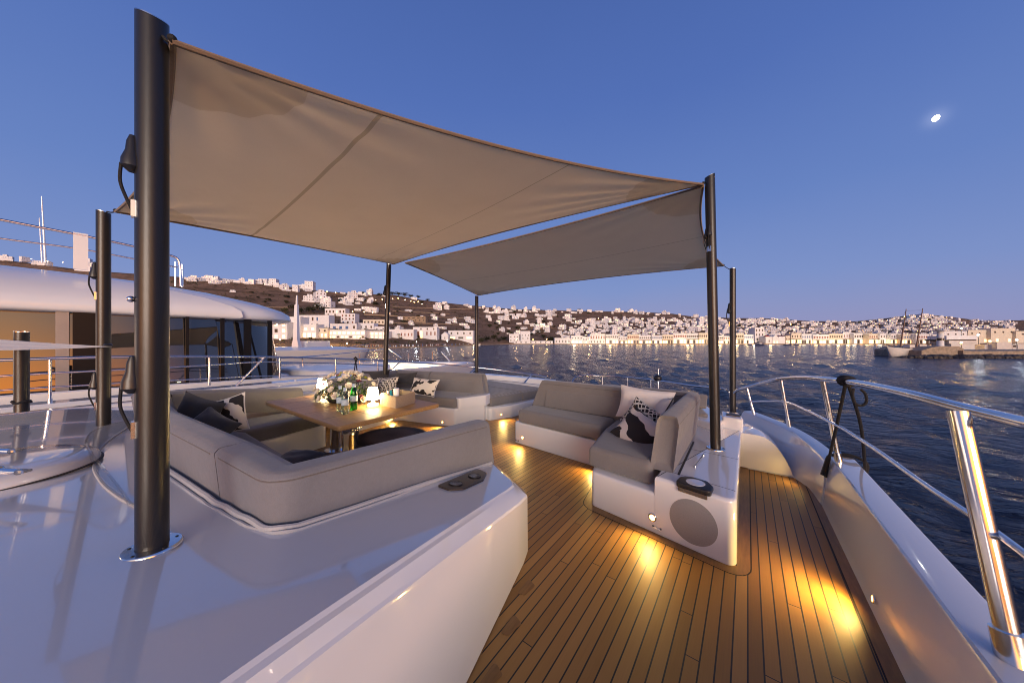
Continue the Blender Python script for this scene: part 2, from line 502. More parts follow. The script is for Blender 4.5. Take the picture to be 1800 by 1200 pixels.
# ================================================================ our yacht: deck, coaming, bulwark, hull
def zc(y): return .806-.159*(0 if y < -.5 else y if y > .5 else (y+.5)**2/2)-(.02 if y > .5 else .02*max(0, (y+.5)))*0
mb = MB(); mb.add([(-7.2, -3, 0), (.72, -3, 0), (.66, 4.95, 0), (-.5, 7.6, 0), (-6.4, 7.6, 0), (-7.2, 4.5, 0)], [(0, 1, 2, 3, 4, 5)])
tag(mb.build('deck', M['teak'], loc=(0, 0, 0)), 'teak planked yacht deck with black caulking lines', kind='structure')

# --- coaming in the foreground
FT0 = [(-.12, -2.0), (-.73, 0), (-1.035, 1.0), (-1.28, 1.83), (-1.335, 1.97), (-1.43, 2.06), (-1.60, 2.16), (-2.15, 2.50)]
FT = []
for a, b in zip(FT0, FT0[1:]):
    k = max(1, int((Vector(b)-Vector(a)).length/.09))
    for q in range(k): FT.append(tuple(Vector(a).lerp(Vector(b), q/k)))
FT.append(FT0[-1])
NN = []
for i in range(len(FT)):
    a = Vector(FT[max(0, i-2)]); b = Vector(FT[min(len(FT)-1, i+2)]); t = (b-a).normalized(); NN.append(Vector((-t.y, t.x)))
rg = []; U = []
for (x, y), nv in zip(FT, NN):
    d = min(.19, .16*max(0, (1.99-y)/1.7)); w = .06+.05*max(0, min(1, y/2)); zl = zc(y)-.062
    def P(a, z): return Vector((x+nv.x*a, y+nv.y*a, z))
    u = P(d+w, zc(P(d+w, 0).y)); U.append(u)
    rg.append([P(-.002, -.03), P(d*.5, zl*.5), P(d, zl-.02), P(d+.006, zl-.004), P(d+.018, zl+.006), P(d+w-.03, zc(y)-.012), P(d+w-.012, zc(y)-.003), u])
co_t = thing('cockpit_coaming', 'glossy white coaming wall in the foreground around the near grey sofa', 'coaming', (-2, 0, 0))
mb = MB(); mb.rings(rg, cap=False, closed=False)
rows = []
for u in U:
    y = u.y; xi = -6.35 if y < .62 else -2.25
    rows.append([u]+[Vector((u.x+(xi-u.x)*k, y, zc(y))) for k in (.08, .3, .6, 1.0)])
mb.rings(rows, cap=False, closed=False)
# end cheek facing the walkway and the inner edge, and the raised port lip
mb.prism([(-6.55, -2.6), (-6.35, -2.6), (-6.35, 2.4), (-6.6, 4.6), (-6.85, 4.6), (-6.6, 2.4)], .2, .80, .03)
mb.build('coaming_wall', M['gel'], co_t, ang=14, weld=True)
# faceted white side deck beyond the near port backrest
mb = MB()
mb.prism(rpoly([(-7.3, -2.6), (-6.5, -2.6), (-6.0, .2), (-6.0, 2.45), (-6.75, 4.4), (-7.35, 4.6)], .05), .2, .74, .06, zf=lambda x, y: .74-.02*max(0, y)+(.05 if x > -6.3 and y < 2.2 else 0))
tag(mb.build('side_deck', M['gel']), 'white moulded side deck behind the port seats', kind='structure')
# double cup holder on the coaming
def onc(u, v, dz=0):
    lo = None
    for k in range(12):
        z = .6 if lo is None else zc(lo.y)
        lo = atz(u, v, z)
    lo.z = zc(lo.y)+dz; return lo
hp = [onc(*q) for q in ((768, 855), (840, 825), (856, 833), (850, 845), (815, 861), (790, 863))]
mb = MB()
cup = thing('cup_holder', 'dark bronze double cup holder let into the white coaming top', 'cup holder', hp[0])
pl = rpoly([(p.x, p.y) for p in hp], .03, 4)
mb.prism(pl, 0, 0, .004, zf=lambda x, y: zc(y)+.012, zb=lambda x, y: zc(y)-.01)
mb.build('plate', M['holder'], cup)
for u, v in ((801, 853), (834, 839.5)):
    c = onc(u, v, .0150); mb = MB(); tl = Matrix.Rotation(-math.atan(.159), 3, 'X')
    mb.lathe([(.044, .003), (.05, .004), (.052, .0015), (.052, 0)], c, 28, tl)
    mb.build('rim', M['black'], cup)
    mb = MB(); mb.lathe([(0, .0012), (.028, .0014), (.043, .003)], c, 28, tl); mb.build('cup_well', M['gel'], cup)

# --- starboard bulwark, hull
PB = [(.62, -3), (.605, 0), (.59, 2.27), (.572, 4.22)]
mb = MB(); mb.sweep([(x, y, 0) for x, y in PB], [(-.012, -.05), (0, .0), (.012, .08), (.048, .482), (.052, .496), (.062, .5035), (.20, .506), (.215, .5), (.222, .485), (.235, .3), (.24, -.3)], end=0)
bw = mb.build('bulwark', M['gel'], ang=30); tag(bw, 'glossy white bulwark along the starboard side deck', 'bulwark')
PF = spline([(.567, 4.232), (.50, 4.9), (.36, 5.5), (.08, 6.12), (-.10, 6.42)], 5)
mb = MB(); rg = []
for i, p in enumerate(PF):
    a = PF[max(0, i-1)]; b = PF[min(len(PF)-1, i+1)]; t = Vector((b.x-a.x, b.y-a.y)).normalized(); nn = Vector((t.y, -t.x))
    k = max(0, min(1, (p.y-4.55)/.7)); k = k*k*(3-2*k)
    rg.append([Vector((p.x+nn.x*o, p.y+nn.y*o, z)) for o, z in ((-.16*k, -.02), (.008-.115*k, .06), (.03, .39), (.045, .418), (.07, .432), (.17, .436), (.19, .42), (.215, .3), (.235, -.3))])
mb.rings(rg)
bf = mb.build('bulwark', M['gel'], ang=30); tag(bf, 'lower forward length of white bulwark beside the raised foredeck', 'bulwark')
HS = spline([(.84, -3), (.83, 1), (.79, 4.2), (.55, 5.4), (-.05, 6.55), (-1.0, 7.6), (-2.3, 8.45), (-3.4, 8.75), (-4.5, 8.45), (-5.8, 7.6), (-6.9, 6.5), (-7.5, 5.2), (-7.75, 4), (-7.8, 1), (-7.8, -3)], 6)
mb = MB(); rg = []
for zf_, k in ((-.02, 1.0), (-.5, .99), (-1.6, .95), (-2.8, .88), (-4.2, .8)):
    rg.append([Vector((-3.4+(p.x+3.4)*k, 1+(p.y-1)*k*(1 if p.y > 4 else 1), zf_)) for p in HS])
mb.rings(rg, cap=False, closed=False)
tag(mb.build('hull', M['gel2'], ang=50), 'white hull of the yacht below the rail', kind='structure')
# port bulwark
PP = [(-7.45, -3, .2), (-7.45, 3.6, .2), (-7.3, 5.0, .16), (-6.75, 6.4, .08), (-5.8, 7.55, -.05), (-4.6, 8.3, -.18)]
PPs = spline(PP, 5)
mb = MB(); mb.sweep([tuple(p) for p in PPs], [(0, -.3), (0, .52), (-.03, .55), (-.28, .56), (-.31, .54), (-.32, -.3)], end=0)
tag(mb.build('bulwark', M['gel'], ang=30), 'white bulwark cap under the three-bar port railing', 'bulwark')

# --- raised foredeck blocks either side of the centre walkway
def fdz(x, y): return .44-.075*max(0, y-5.2)
mb = MB()
FS = spline([(.10, 4.87), (.05, 5.3), (-.18, 6.1), (-.75, 7.0), (-1.7, 7.85), (-2.9, 8.4)], 4)
rg = []
for p in FS:
    w = .34 if p.y < 6 else .2
    nx = Vector((1, .35 if p.y < 6.5 else 1.2)).normalized()
    z = fdz(0, p.y)
    ring = [Vector((-2.9 if p.x > -2.9 else p.x-.02, min(p.y, 8.4), z))]
    for k in range(9):
        a = math.pi/2*k/8
        ring.append(Vector((p.x+nx.x*w*math.sin(a)*(1 if k else 0), p.y+(nx.y*w*math.sin(a) if p.y > 4.9 else 0), .02+(z-.02)*(math.cos(a)**1.7 if k < 8 else 0))))
    ring.append(Vector((-2.9 if p.x > -2.9 else p.x-.02, min(p.y, 8.4), -.02)))
    rg.append(ring)
mb.rings(rg)
tag(mb.build('foredeck', M['gel'], ang=45), 'raised white starboard foredeck with a rounded shoulder', kind='structure')
mb = MB()
FP = [(-4.0, 5.2), (-3.75, 6.5), (-3.7, 8.3), (-4.6, 8.15), (-5.7, 7.4), (-6.6, 6.3), (-7.15, 5.0), (-7.3, 3.8), (-6.7, 4.3), (-4.1, 4.75)]
mb.prism(rpoly(FP, .08), -.02, .2, .05, zf=lambda x, y: .26-.05*max(0, y-5.2))
tag(mb.build('foredeck', M['gel']), 'port foredeck moulding under the sunpad', kind='structure')
# white waterway floor forward of the side deck
mb = MB(); mb.add([(.0, 4.86, .008), (.6, 4.86, .008), (.5, 5.6, .12), (.1, 6.4, .22), (-.3, 6.3, .22), (-.1, 5.5, .1)], [(0, 1, 2, 3, 4, 5)])
tag(mb.build('waterway', M['gel']), 'white waterway between foredeck and bulwark', kind='structure')

# --- margin planks round the furniture (teak, laid on the deck)
def margin(path, w, z=.004, name='margin_plank'):
    mb = MB(); out = []
    n = len(path)
    inn = path
    t = MB()
    o2 = []
    for i in range(n):
        a = Vector(path[i])-Vector(path[i-1]) if i else Vector(path[1])-Vector(path[0])
        b = Vector(path[i+1])-Vector(path[i]) if i < n-1 else a
        a.normalize(); b.normalize(); tt = (a+b).normalized(); k = 1/max(.5, tt.dot(b))
        o2.append((path[i][0]+tt.y*w*k, path[i][1]-tt.x*w*k, path[i][0]+tt.y*(w+.008)*k, path[i][1]-tt.x*(w+.008)*k))
    mb.slot = 0
    vs = []; fs = []
    for i in range(n):
        vs += [(path[i][0], path[i][1], z), (o2[i][0], o2[i][1], z)]
        if i: fs.append((2*i-2, 2*i-1, 2*i+1, 2*i))
    mb.add(vs, fs)
    mb.slot = 1; vs = []; fs = []
    for i in range(n):
        vs += [(o2[i][0], o2[i][1], z-.001), (o2[i][2], o2[i][3], z-.001)]
        if i: fs.append((2*i-2, 2*i-1, 2*i+1, 2*i))
    mb.add(vs, fs)
    return tag(mb.build(name, [M['margin'], M['groove']], loc=(0, 0, 0)), kind='structure')
CONS = rpath([(-1.34, 3.6, 0), (-1.22, 2.885, 0), (-.06, 2.685, 0), (-.06, 4.87, 0)], .07, 6)
tag(margin([(p.x, p.y) for p in CONS], .075), 'teak margin board bent round the white console foot')
tag(margin([(.583, 4.87), (.596, 2.2), (.615, -2)], .07), 'teak margin board at the foot of the bulwark')
tag(margin([(-2.15, 2.52), (-1.6, 2.175), (-1.43, 2.075), (-1.33, 1.97), (-1.275, 1.83), (-1.03, 1.0), (-.725, 0), (-.115, -2)], .085), 'teak margin board at the foot of the coaming')
# nibbed plank ends along the coaming margin
mb = MB(); 
for k in range(9):
    y = -.5+k*.275; x = -.727-.305*y+.087+.004
    mb.prism(rpoly([(x-.012, y-.10), (x+.035, y-.085), (x+.05, y+.02), (x-.02, y+.045)], .018, 4), .0005, .0032, .0005)
tag(mb.build('plank_nib', M['margin'], loc=(0, 0, 0)), 'teak nib ends notched along the coaming margin', kind='structure')

# ================================================================ near U-shaped sofa
def backsofa(path, prof, zb, zt, mat, parent, name='backrest', r=.06, end=.045, shear=None, seams=None):
    if 'seam' not in M: M['seam'] = fabric('seam_piping', (.12, .11, .11))
    pth = rpath(path, r)
    mb = MB(); b0 = [Vector((p.x, p.y, 0)) for p in pth]
    mb.sweep(b0, prof, end=end, zs=.42)
    # heights: profile z runs 0..1 between base and top lines
    out = []
    for v in mb.v:
        z0, z1 = zb(v[0], v[1]), zt(v[0], v[1])
        sx, sy = shear(v[0], v[1], 1-v[2]) if shear else (0, 0)
        out.append((v[0]+sx, v[1]+sy, z0+(z1-z0)*v[2]))
    mb.v = out
    bk = mb.build(name, mat, parent, ang=60)
    if seams:
        for so, sz in seams:
            pts = []
            for i, p in enumerate(pth):
                a = (pth[i]-pth[i-1]) if i else pth[1]-pth[0]; b = (pth[i+1]-pth[i]) if i < len(pth)-1 else a
                t = (a.normalized()+b.normalized()).normalized(); kk = 1/max(.4, t.dot(b.normalized()))
                d = .05 if i == 0 else -.05 if i == len(pth)-1 else 0
                x, y = p.x+t.y*so*kk+t.x*d, p.y-t.x*so*kk+t.y*d; z0, z1 = zb(x, y), zt(x, y); sx, sy = shear(x, y, 1-sz) if shear else (0, 0)
                pts.append(Vector((x+sx, y+sy, z0+(z1-z0)*sz)))
            q = MB(); q.tube(pts, .0042, 6); q.build('seam', M['seam'], bk)
    return bk
BP = rpoly([(.0, 0), (-.028, .92), (-.008, 1.0), (.105, 1.0), (.17, .88), (.25, 0)], [.01, .05, .04, .05, .08, .02], 6)
us = thing('corner_sofa', 'grey canvas U-shaped sofa wrapped around the near end of the table', 'sofa', (-3.8, 1.2, 0))
def t_near(x, y):
    if x > -2.1 or y > 1.0: return .985-.072*max(0, y-.5) if y > .5 else .985+.05*max(0, (-1.75-x))
    return 1.01+.06*min(1, max(0, (-2.0-x)))-.04*max(0, (-4.2-x))
zb_ = lambda x, y: zc(y)-.03
backsofa([(-1.915, 2.15, 0), (-1.72, .49, 0), (-2.26, .40, 0)], BP, zb_, t_near, M['taupe_out'], us, r=.11, seams=((-.0262, .88),), shear=lambda x, y, k: (0, .13*k*max(0, min(1, (y-1.7)/.5))))
backsofa([(-2.262, .40, 0), (-3.6, .22, 0), (-5.35, .25, 0)], BP, zb_, t_near, M['taupe_out'], us, seams=((-.0262, .88),))
backsofa([(-5.36, .26, 0), (-5.95, .42, 0), (-5.86, 2.0, 0)], BP, zb_, lambda x, y: .965-.09*max(0, y-.5), M['taupe'], us, r=.2)
UB = [(-2.0, 2.25), (-1.78, .55), (-3.6, .3), (-5.9, .35), (-5.85, 2.05), (-5.1, 2.1), (-4.88, 1.15), (-2.6, 1.15), (-2.68, 2.32)]
mb = MB(); mb.prism(rpoly(UB, [.02]*5+[.06, .12, .12, .06], 5), 0, .33, .02); mb.build('base', M['gel'], us)
for pl in ([(-5.6, .75), (-4.84, 1.1), (-5.06, 2.06), (-5.68, 2.06)], [(-5.55, .68), (-4.82, 1.09), (-2.62, 1.11), (-2.0, .70), (-3.6, .5)], [(-2.03, .75), (-2.58, 1.14), (-2.66, 2.28), (-2.15, 2.25)]):
    mb = MB(); mb.prism(rpoly(pl, .06, 5), .332, .505, .05, 5, rb=.03); mb.build('seat_cushion', M['taupe'], us, ang=60)
# white zip cover bunched along the foot of the backrest
pth = rpath([(-1.90, 2.2, 0), (-1.69, .475, 0), (-2.26, .365, 0), (-3.6, .19, 0)], .1)
pth2 = []
for i in range(len(pth)-1):
    for k in range(6):
        p = pth[i].lerp(pth[i+1], k/6); pth2.append(Vector((p.x, p.y, zc(p.y)+.010+.004*math.sin(p.x*23+p.y*31))))
mb = MB(); mb.tube(pth2, .015, 8)
mb.tube([p+Vector((.0, -.026, -.008)) if p.x < -1.8 else p+Vector((.026, 0, -.008)) for p in pth2], .009, 6)
mb.build('zip_cover', M['cover'], us)

# ================================================================ forward port sofa and sunpad
fs = thing('corner_sofa', 'taupe corner sofa beyond the table with a white lit base', 'sofa', (-5.2, 4, 0))
FB = [(-5.45, 2.6), (-5.6, 3.66), (-4.32, 3.99), (-4.17, 4.62), (-4.28, 4.86), (-6.7, 4.32), (-6.15, 2.55)]
mb = MB(); mb.prism(rpoly(FB, [.05, .1, .1, .05, .03, .02, .02], 5), 0, .33, .025)
mb.prism(rpoly([(-4.44, 4.10), (-4.28, 4.04), (-4.13, 4.62), (-4.2, 4.85), (-4.5, 4.85)], .04), .32, .52, .02); mb.build('base', M['gel'], fs)
for pl in ([(-5.42, 2.62), (-5.55, 3.7), (-6.3, 3.95), (-6.05, 2.6)], [(-5.54, 3.72), (-4.36, 4.01), (-4.40, 4.75), (-6.4, 4.3), (-6.3, 3.97)]):
    mb = MB(); mb.prism(rpoly(pl, .07, 5), .332, .515, .05, 5, rb=.03); mb.build('seat_cushion', M['taupe'], fs, ang=60)
BP2 = rpoly([(.0, 0), (-.06, .80), (-.03, 1.0), (.10, 1.0), (.17, .85), (.24, 0)], [.01, .1, .06, .06, .08, .02], 6)
backsofa([(-6.05, 2.5, 0), (-6.72, 4.3, 0), (-5.7, 4.6, 0)], BP2, lambda x, y: .46, lambda x, y: .90, M['taupe'], fs, r=.12)
backsofa([(-5.69, 4.605, 0), (-4.46, 4.95, 0)], BP2, lambda x, y: .46, lambda x, y: .90, M['taupe'], fs, shear=lambda x, y, k: (.14*k*max(0, min(1, (x+5.0)/.5)), 0))
BPL = rpoly([(.17, 0), (.17, 1), (.215, .97), (.255, .03)], .02, 4)
backsofa([(-5.66, 4.62, 0), (-4.62, 4.9, 0)], BPL, lambda x, y: .52, lambda x, y: .75, M['taupe'], fs, 'back_panel', end=.02)

sp_ = thing('sunpad', 'grey ribbed sunpad on a white plinth beyond the taupe corner sofa', 'sunpad', (-5, 5.6, 0))
mb = MB(); mb.prism(rpoly([(-4.13, 4.72), (-3.93, 5.2), (-3.86, 6.6), (-6.0, 6.85), (-6.4, 5.1)], .05), 0, .25, .03); mb.build('plinth', M['gel'], sp_)
def ribbed(p0, p1, p2, p3, n, z, amp=.012):
    mb = MB(); a = [Vector((*p, 0)) for p in (p0, p1, p2, p3)]
    def fn(s, t):
        q = a[0].lerp(a[1], s).lerp(a[3].lerp(a[2], s), t)
        e = min(s, 1-s, t, 1-t)
        return Vector((q.x, q.y, z-amp*(abs(math.cos(math.pi*t*n))**6)-.05*max(0, 1-e/.035)**2))
    mb.grid(fn, 24, n*8); return mb
p0, p1, p2, p3 = (-6.25, 5.08), (-4.16, 4.8), (-3.92, 6.5), (-5.95, 6.75)
m1, m2 = [tuple(Vector(a).lerp(Vector(b), .55)) for a, b in ((p1, p2), (p0, p3))]
for k, (q, za) in enumerate((((p0, p1, m1, m2), .46), ((m2, m1, p2, p3), .46))):
    g = Vector(q[2])-Vector(q[1]); q = [tuple(Vector(c)+g*s) for c, s in zip(q, (.004, .004, -.004, -.004))]
    mb = MB(); mb.prism(rpoly(q, .04, 4), .252, za-.03, .03, 4, rb=.02); mb.build('pad_cushion', M['taupe'], sp_, ang=60)
    mb = ribbed(q[0], q[1], q[2], q[3], 9 if k == 0 else 7, za); mb.build('quilted_top', M['pad'], sp_, ang=60)

# ================================================================ starboard sofa with console
ss = thing('corner_sofa', 'taupe L-shaped sofa on the starboard side built onto a white console', 'sofa', (-1.4, 3.7, 0))
SB = [(-1.21, 2.89), (-.60, 2.785), (-.60, 4.87), (-2.96, 4.80), (-2.93, 3.95), (-1.44, 3.79)]
mb = MB(); mb.prism(rpoly(SB, [.06, 0, 0, .03, .05, .03], 6), 0, .33, .025, rb=.01)
mb.prism(rpoly([(-2.82, 4.32), (-.6, 4.25), (-.6, 4.86), (-2.9, 4.78)], .03), .32, .45, .02)
mb.build('base', M['gel'], ss)
mb = MB(); mb.prism(rpoly([(-.62, 2.786), (-.06, 2.685), (-.06, 4.868), (-.62, 4.868)], [.012, .075, .02, .0], 7), 0, .472, .028, 5, rb=.01)
mb.build('console', M['gel'], ss)
for pl in ([(-1.285, 2.985), (-.665, 2.90), (-.655, 4.25), (-1.43, 4.25), (-1.40, 3.75)], [(-2.85, 3.93), (-1.46, 3.775), (-1.46, 4.30), (-2.86, 4.38)]):
    mb = MB(); mb.prism(rpoly(pl, .055, 5), .338, .535, .055, 6, rb=.03); mb.build('seat_cushion', M['taupe'], ss, ang=60)
BP3 = rpoly([(.0, 0), (-.045, .85), (-.03, 1.0), (.10, 1.0), (.13, .9), (.19, 0)], [.02, .05, .04, .05, .05, .03], 6)
backsofa([(-2.74, 4.58, 0), (-1.16, 4.53, 0)], BP3, lambda x, y: .46, lambda x, y: .935, M['taupe'], ss, seams=((.132, .9),), shear=lambda x, y, k: (-.17*k*max(0, min(1, (-2.2-x)/.5)), 0))
backsofa([(-1.155, 4.53, 0), (-.50, 4.50, 0), (-.505, 2.945, 0)], BP3, lambda x, y: .468, lambda x, y: .955, M['taupe'], ss, r=.12, seams=((.132, .9), (-.042, .86)))
BPL2 = rpoly([(.12, .0), (.10, 1), (.15, .97), (.215, .03)], .02, 4)
backsofa([(-2.62, 4.575, 0), (-1.2, 4.53, 0)], BPL2, lambda x, y: .52, lambda x, y: .80, M['taupe'], ss, 'back_panel', end=.02)
# console fittings
NF = Vector((-.17, -.985, 0)).normalized()
FX = Vector((.985, -.17, 0)).normalized()
def onfront(x, z, off=0):
    y = 2.89-.1739*(x+1.21); return Vector((x, y, z))+NF*off
Mf = Matrix((FX, Vector((0, 0, 1)), NF)).transposed()      # local x along the face, y up, z out of the face
sc_ = thing('loudspeaker', 'round grey loudspeaker grille on the white console front', 'loudspeaker', onfront(-.335, .215))
mb = MB(); mb.lathe([(0, .006), (.16, .006), (.168, .004), (.17, -.002)], onfront(-.335, .215), 48, Mf, 1.0, 1.0); mb.build('grille', M['speaker'], sc_)
mb = MB(); mb.lathe([(.168, -.002), (.168, .0035), (.174, .0035), (.176, -.002)], onfront(-.335, .215), 48, Mf); mb.build('rim', M['gel'], sc_)
# protruding black cup holder
ch = thing('cup_holder', 'black single cup holder jutting over the console edge', 'cup holder', (-.33, 2.76, .47))
cc = Vector((-.325, 2.80, .485))
plh = rpoly([(-.455, 2.735), (-.215, 2.69), (-.205, 2.80), (-.25, 2.885), (-.36, 2.905), (-.44, 2.85)], .035, 5)
mb = MB(); mb.prism(plh, .455, .497, .008, 4, rb=.006); mb.build('plate', M['black'], ch)
mb = MB(); mb.lathe([(0, .4985), (.05, .4985), (.062, .4995), (.066, .498), (.066, .49)], (cc.x, cc.y, 0), 32); mb.build('cup_well', M['gel'], ch)
mb = MB(); mb.box((-.335, 2.722, .443), (.2, .02, .03), -.175); mb.build('bracket', M['chrome'], ch)
# drain track and lid handle on the console
mb = MB(); mb.box((-.472, 3.46, .476), (.016, 1.04, .008), .016); tag(mb.build('drain_track', M['rubber']), 'slim dark track along the foot of the backrest on the console', 'track')
hd = thing('lid_handle', 'thin steel lift handle lying on the console lid', 'handle', (-.36, 3.35, .47))
mb = MB(); mb.tube([(-.375, 3.18, .486), (-.345, 3.58, .486)], .005, 8); mb.build('bar', M['chrome'], hd)
for y in (3.2, 3.56):
    mb = MB(); mb.tube([(-.375+(y-3.18)*.075, y, .472), (-.375+(y-3.18)*.075, y, .489)], .011, 10); mb.build('foot', M['chrome'], hd)
for a, b in (((-.55, 2.97), (-.075, 2.88)), ((-.52, 3.72), (-.075, 3.66))):
    mb = MB(); mb.tube([(a[0], a[1], .4715), (b[0], b[1], .4715)], .0022, 5)
    mb.build('lid_seam', M['rubber'], ss)
# small grab clip low on the console, with another two on the bench base and port base
def clip(p, d, nrm, label):
    t = thing('deck_clip', label, 'clip', p); d = Vector(d).normalized(); nrm = Vector(nrm).normalized()
    mb = MB(); q = Vector(p); mb.tube(rpath([q-d*.03, q-d*.03+nrm*.014, q+d*.03+nrm*.014, q+d*.03], .006), .0045, 8); mb.build('loop', M['chrome'], t)
    for s in (-1, 1):
        mb = MB(); mb.sphere(q+d*.03*s+nrm*.003, .009, 8, 6); mb.build('screw_base', M['rubber'], t)
clip(onfront(-.60, .055), FX, NF, 'small steel clip under the round console light')
clip(Vector((-2.86, 3.93, .05)), (1, -.11, 0), (-.1, -1, 0), 'small steel clip beside the light on the long starboard bench base')
clip(Vector((-4.22, 4.30, .06)), (.2, .97, 0), (1, -.2, 0), 'small steel clip on the port base between two lights')

# starboard sunpad behind the sofa
s2 = thing('sunpad', 'grey sunpad with a ribbed headrest behind the starboard sofa', 'sunpad', (-1.6, 5.8, .4))
mb = MB(); mb.prism(rpoly([(-2.88, 4.90), (-.62, 4.885), (-.28, 4.60), (-.24, 5.15), (-.75, 6.5), (-2.6, 7.3)], .05), .3, .555, .03)
mb.build('plinth', M['gel'], s2)
mb = MB(); mb.prism(rpoly([(-2.8, 5.0), (-.42, 4.98), (-.85, 6.4), (-2.6, 7.1)], .05), .557, .60, .02); mb.build('pad_cushion', M['taupe'], s2)
mb = ribbed((-2.7, 5.05), (-.5, 5.02), (-.9, 6.3), (-2.5, 6.95), 9, .635); mb.build('quilted_top', M['pad'], s2, ang=60)
mb = MB(); mb.sweep([(-1.3, 5.35, .60), (-.48, 5.33, .60)], rpoly([(0, 0), (-.16, .17), (-.08, .20), (.10, .03)], .03, 4), end=.04); mb.build('headrest', M['pad'], s2, ang=60)
bx = thing('deck_locker', 'small white deck box with a dark slot behind the starboard pole', 'locker', (-.15, 5.1, .4))
mb = MB(); mb.prism(rpoly([(-.27, 4.95), (-.04, 4.93), (-.1, 5.35), (-.3, 5.35)], .03), .3, .60, .02); mb.build('box_body', M['gel'], bx)
mb = MB(); mb.box((-.16, 5.12, .604), (.15, .12, .012), .1); mb.build('lid', M['black'], bx)

# ================================================================ carbon poles
def pole(base, ztop, label, r=.0467, tilt=.5, cut=(1, 0), cleats=(), ring=True, lean=(0, 0), group='carbon poles of the sun sails'):
    t = thing('sail_pole', label, 'pole', base, group)
    b = Vector(base); h = ztop-b.z
    mb = MB(); n = 40; vs = []; rows = []
    cx = Vector((cut[0], cut[1])).normalized()
    for zz in (0, .33, .66, 1):
        ring_ = []
        for k in range(n):
            w = 2*math.pi*k/n; x, y = r*math.cos(w), r*math.sin(w)
            z = b.z-.03+(h+.03)*zz
            if zz == 1: z -= (x*cx.x+y*cx.y+r)*tilt
            ring_.append(Vector((b.x+x+lean[0]*zz, b.y+y+lean[1]*zz, z)))
        rows.append(ring_)
    mb.rings(rows); mb.build('shaft', M['carbon'], t)
    mb = MB(); rim = [p.copy() for p in rows[-1]]
    cen = sum(rim, Vector())/n
    mb.rings([[cen+(p-cen)*k+Vector((0, 0, dz)) for p in rim] for k, dz in ((1.0, .001), (1.0, .005), (.9, .005), (.9, -.004))], cap=False)
    mb.build('top_rim', M['chrome'], t)
    if ring:
        mb = MB(); mb.lathe([(r+.001, .002), (r+.001, .012), (r*1.75, .010), (r*1.85, .004), (r*1.85, -.004)], b, 40); mb.build('base_flange', M['chrome'], t)
        for k in range(5):
            w = 2*math.pi*(k+.3)/5; mb = MB(); mb.sphere((b.x+math.cos(w)*r*1.45, b.y+math.sin(w)*r*1.45, b.z+.011), (.006, .006, .003), 8, 4); mb.build('bolt', M['rubber'], t)
    for z, d, s in cleats:
        d = Vector((d[0], d[1], 0)).normalized(); k = (z-b.z)/h
        p = Vector((b.x+lean[0]*k, b.y+lean[1]*k, z)); e = Vector((-d.y, d.x, 0))
        Mx = Matrix((d, e, Vector((0, 0, 1)))).transposed()
        mb = MB(); mb.lathe([(0, .075*s), (.008*s, .072*s), (.016*s, .05*s), (.019*s, .02*s), (.030*s, -.01*s), (.032*s, -.035*s), (.012*s, -.052*s), (0, -.05*s)], p+d*(r+.004), 14, Mx, .85, .7)
        q = mb.build('cleat', M['black'], t)
        mb = MB(); w = r+.006
        mb.tube(spline([p+d*(w+.022*s)+Vector((0, 0, -.03*s)), p+d*(w+.024*s)+Vector((0, 0, -.09*s)), p+d*(w+.012*s)+Vector((0, 0, -.14*s)), p+d*(w-.006)+Vector((0, 0, -.19*s))], 5), .0045*s, 7); mb.build('cord', M['rope'], q)
        mb = MB(); mb.box(p+d*(r+.002)+Vector((0, 0, -.175*s)), (.012, .03*s, .055*s), M=Mx); mb.build('cord_guide', M['chrome'], q)
    return t
LEFT = lambda u: Vector((-1*CY, -1*SY))       # towards the left of the photograph
def side(p, sg=1):
    X = p.x*CY+p.y*SY; Y = -p.x*SY+p.y*CY; a, b = -Y*sg, X*sg; q = wp(a, b, 0); return (q.x, q.y)
dl = (-CY, -SY); dn = (SY, -CY)
pA = onc(268, 962)
pole(pA, 2.905, 'thick carbon pole standing in the foreground coaming', cut=(CY+.9*SY, SY-.9*CY), tilt=.42, lean=(-.005, 0), cleats=((2.31, side(pA), 1.15), (1.455, side(pA), 1.15)))
mb = MB(); mb.sphere(pA+Vector((side(pA)[0]/1.9*.055, side(pA)[1]/1.9*.055, .985)), .012, 10, 8); tag(mb.build('snap_stud', M['chrome']), 'small round steel stud on the side of the foreground pole', 'stud')
pB = atY(182, 750, 3.02)
pole(pB, 2.85, 'carbon pole on the port quarter behind the foreground pole', cut=(CY, SY), tilt=.25, ring=False, cleats=((2.25, side(pB), 1.3), (1.2, side(pB), 1.3)))
pC = atY(677, 655, 6.45)
pole(pC, 3.17, 'thin carbon pole rising behind the flowers with a sail corner on top', cut=(CY, SY), tilt=.2, lean=(.09, .03), ring=False, cleats=((2.6, side(pC), 1.7),))
pD = atY(838, 668, 8.48)
pole(pD, 2.80, 'thinnest far carbon pole by the sunpad holding the lowest sail corner', cut=(CY, SY), tilt=.1, ring=False)
pE = atY(1288, 737, 5.53)
pole(pE, 2.87, 'slim carbon pole on the starboard foredeck', cut=(CY, SY), tilt=.2, ring=False, cleats=((2.15, side(pE), 1.5),))
pF = atz(1258, 788, .474)
pole(pF, 3.33, 'carbon pole standing on the white starboard console', cut=(-CY, -SY), tilt=.4, lean=(-.05, -.03), cleats=((2.72, (-.2, -1), 1.0), (2.70, dl, .9)))
pG = atY(38, 718, 3.19)
pole(pG, 1.69, 'short stub of carbon pole at the left edge of the deck', cut=(CY, SY), tilt=.1, ring=False)
mb = MB(); mb.tube([(pG.x+.052*math.cos(w), pG.y+.052*math.sin(w), pG.z+.07+.01*math.sin(3*w)) for w in [i*.42 for i in range(15)]], .012, 7, closed=True)
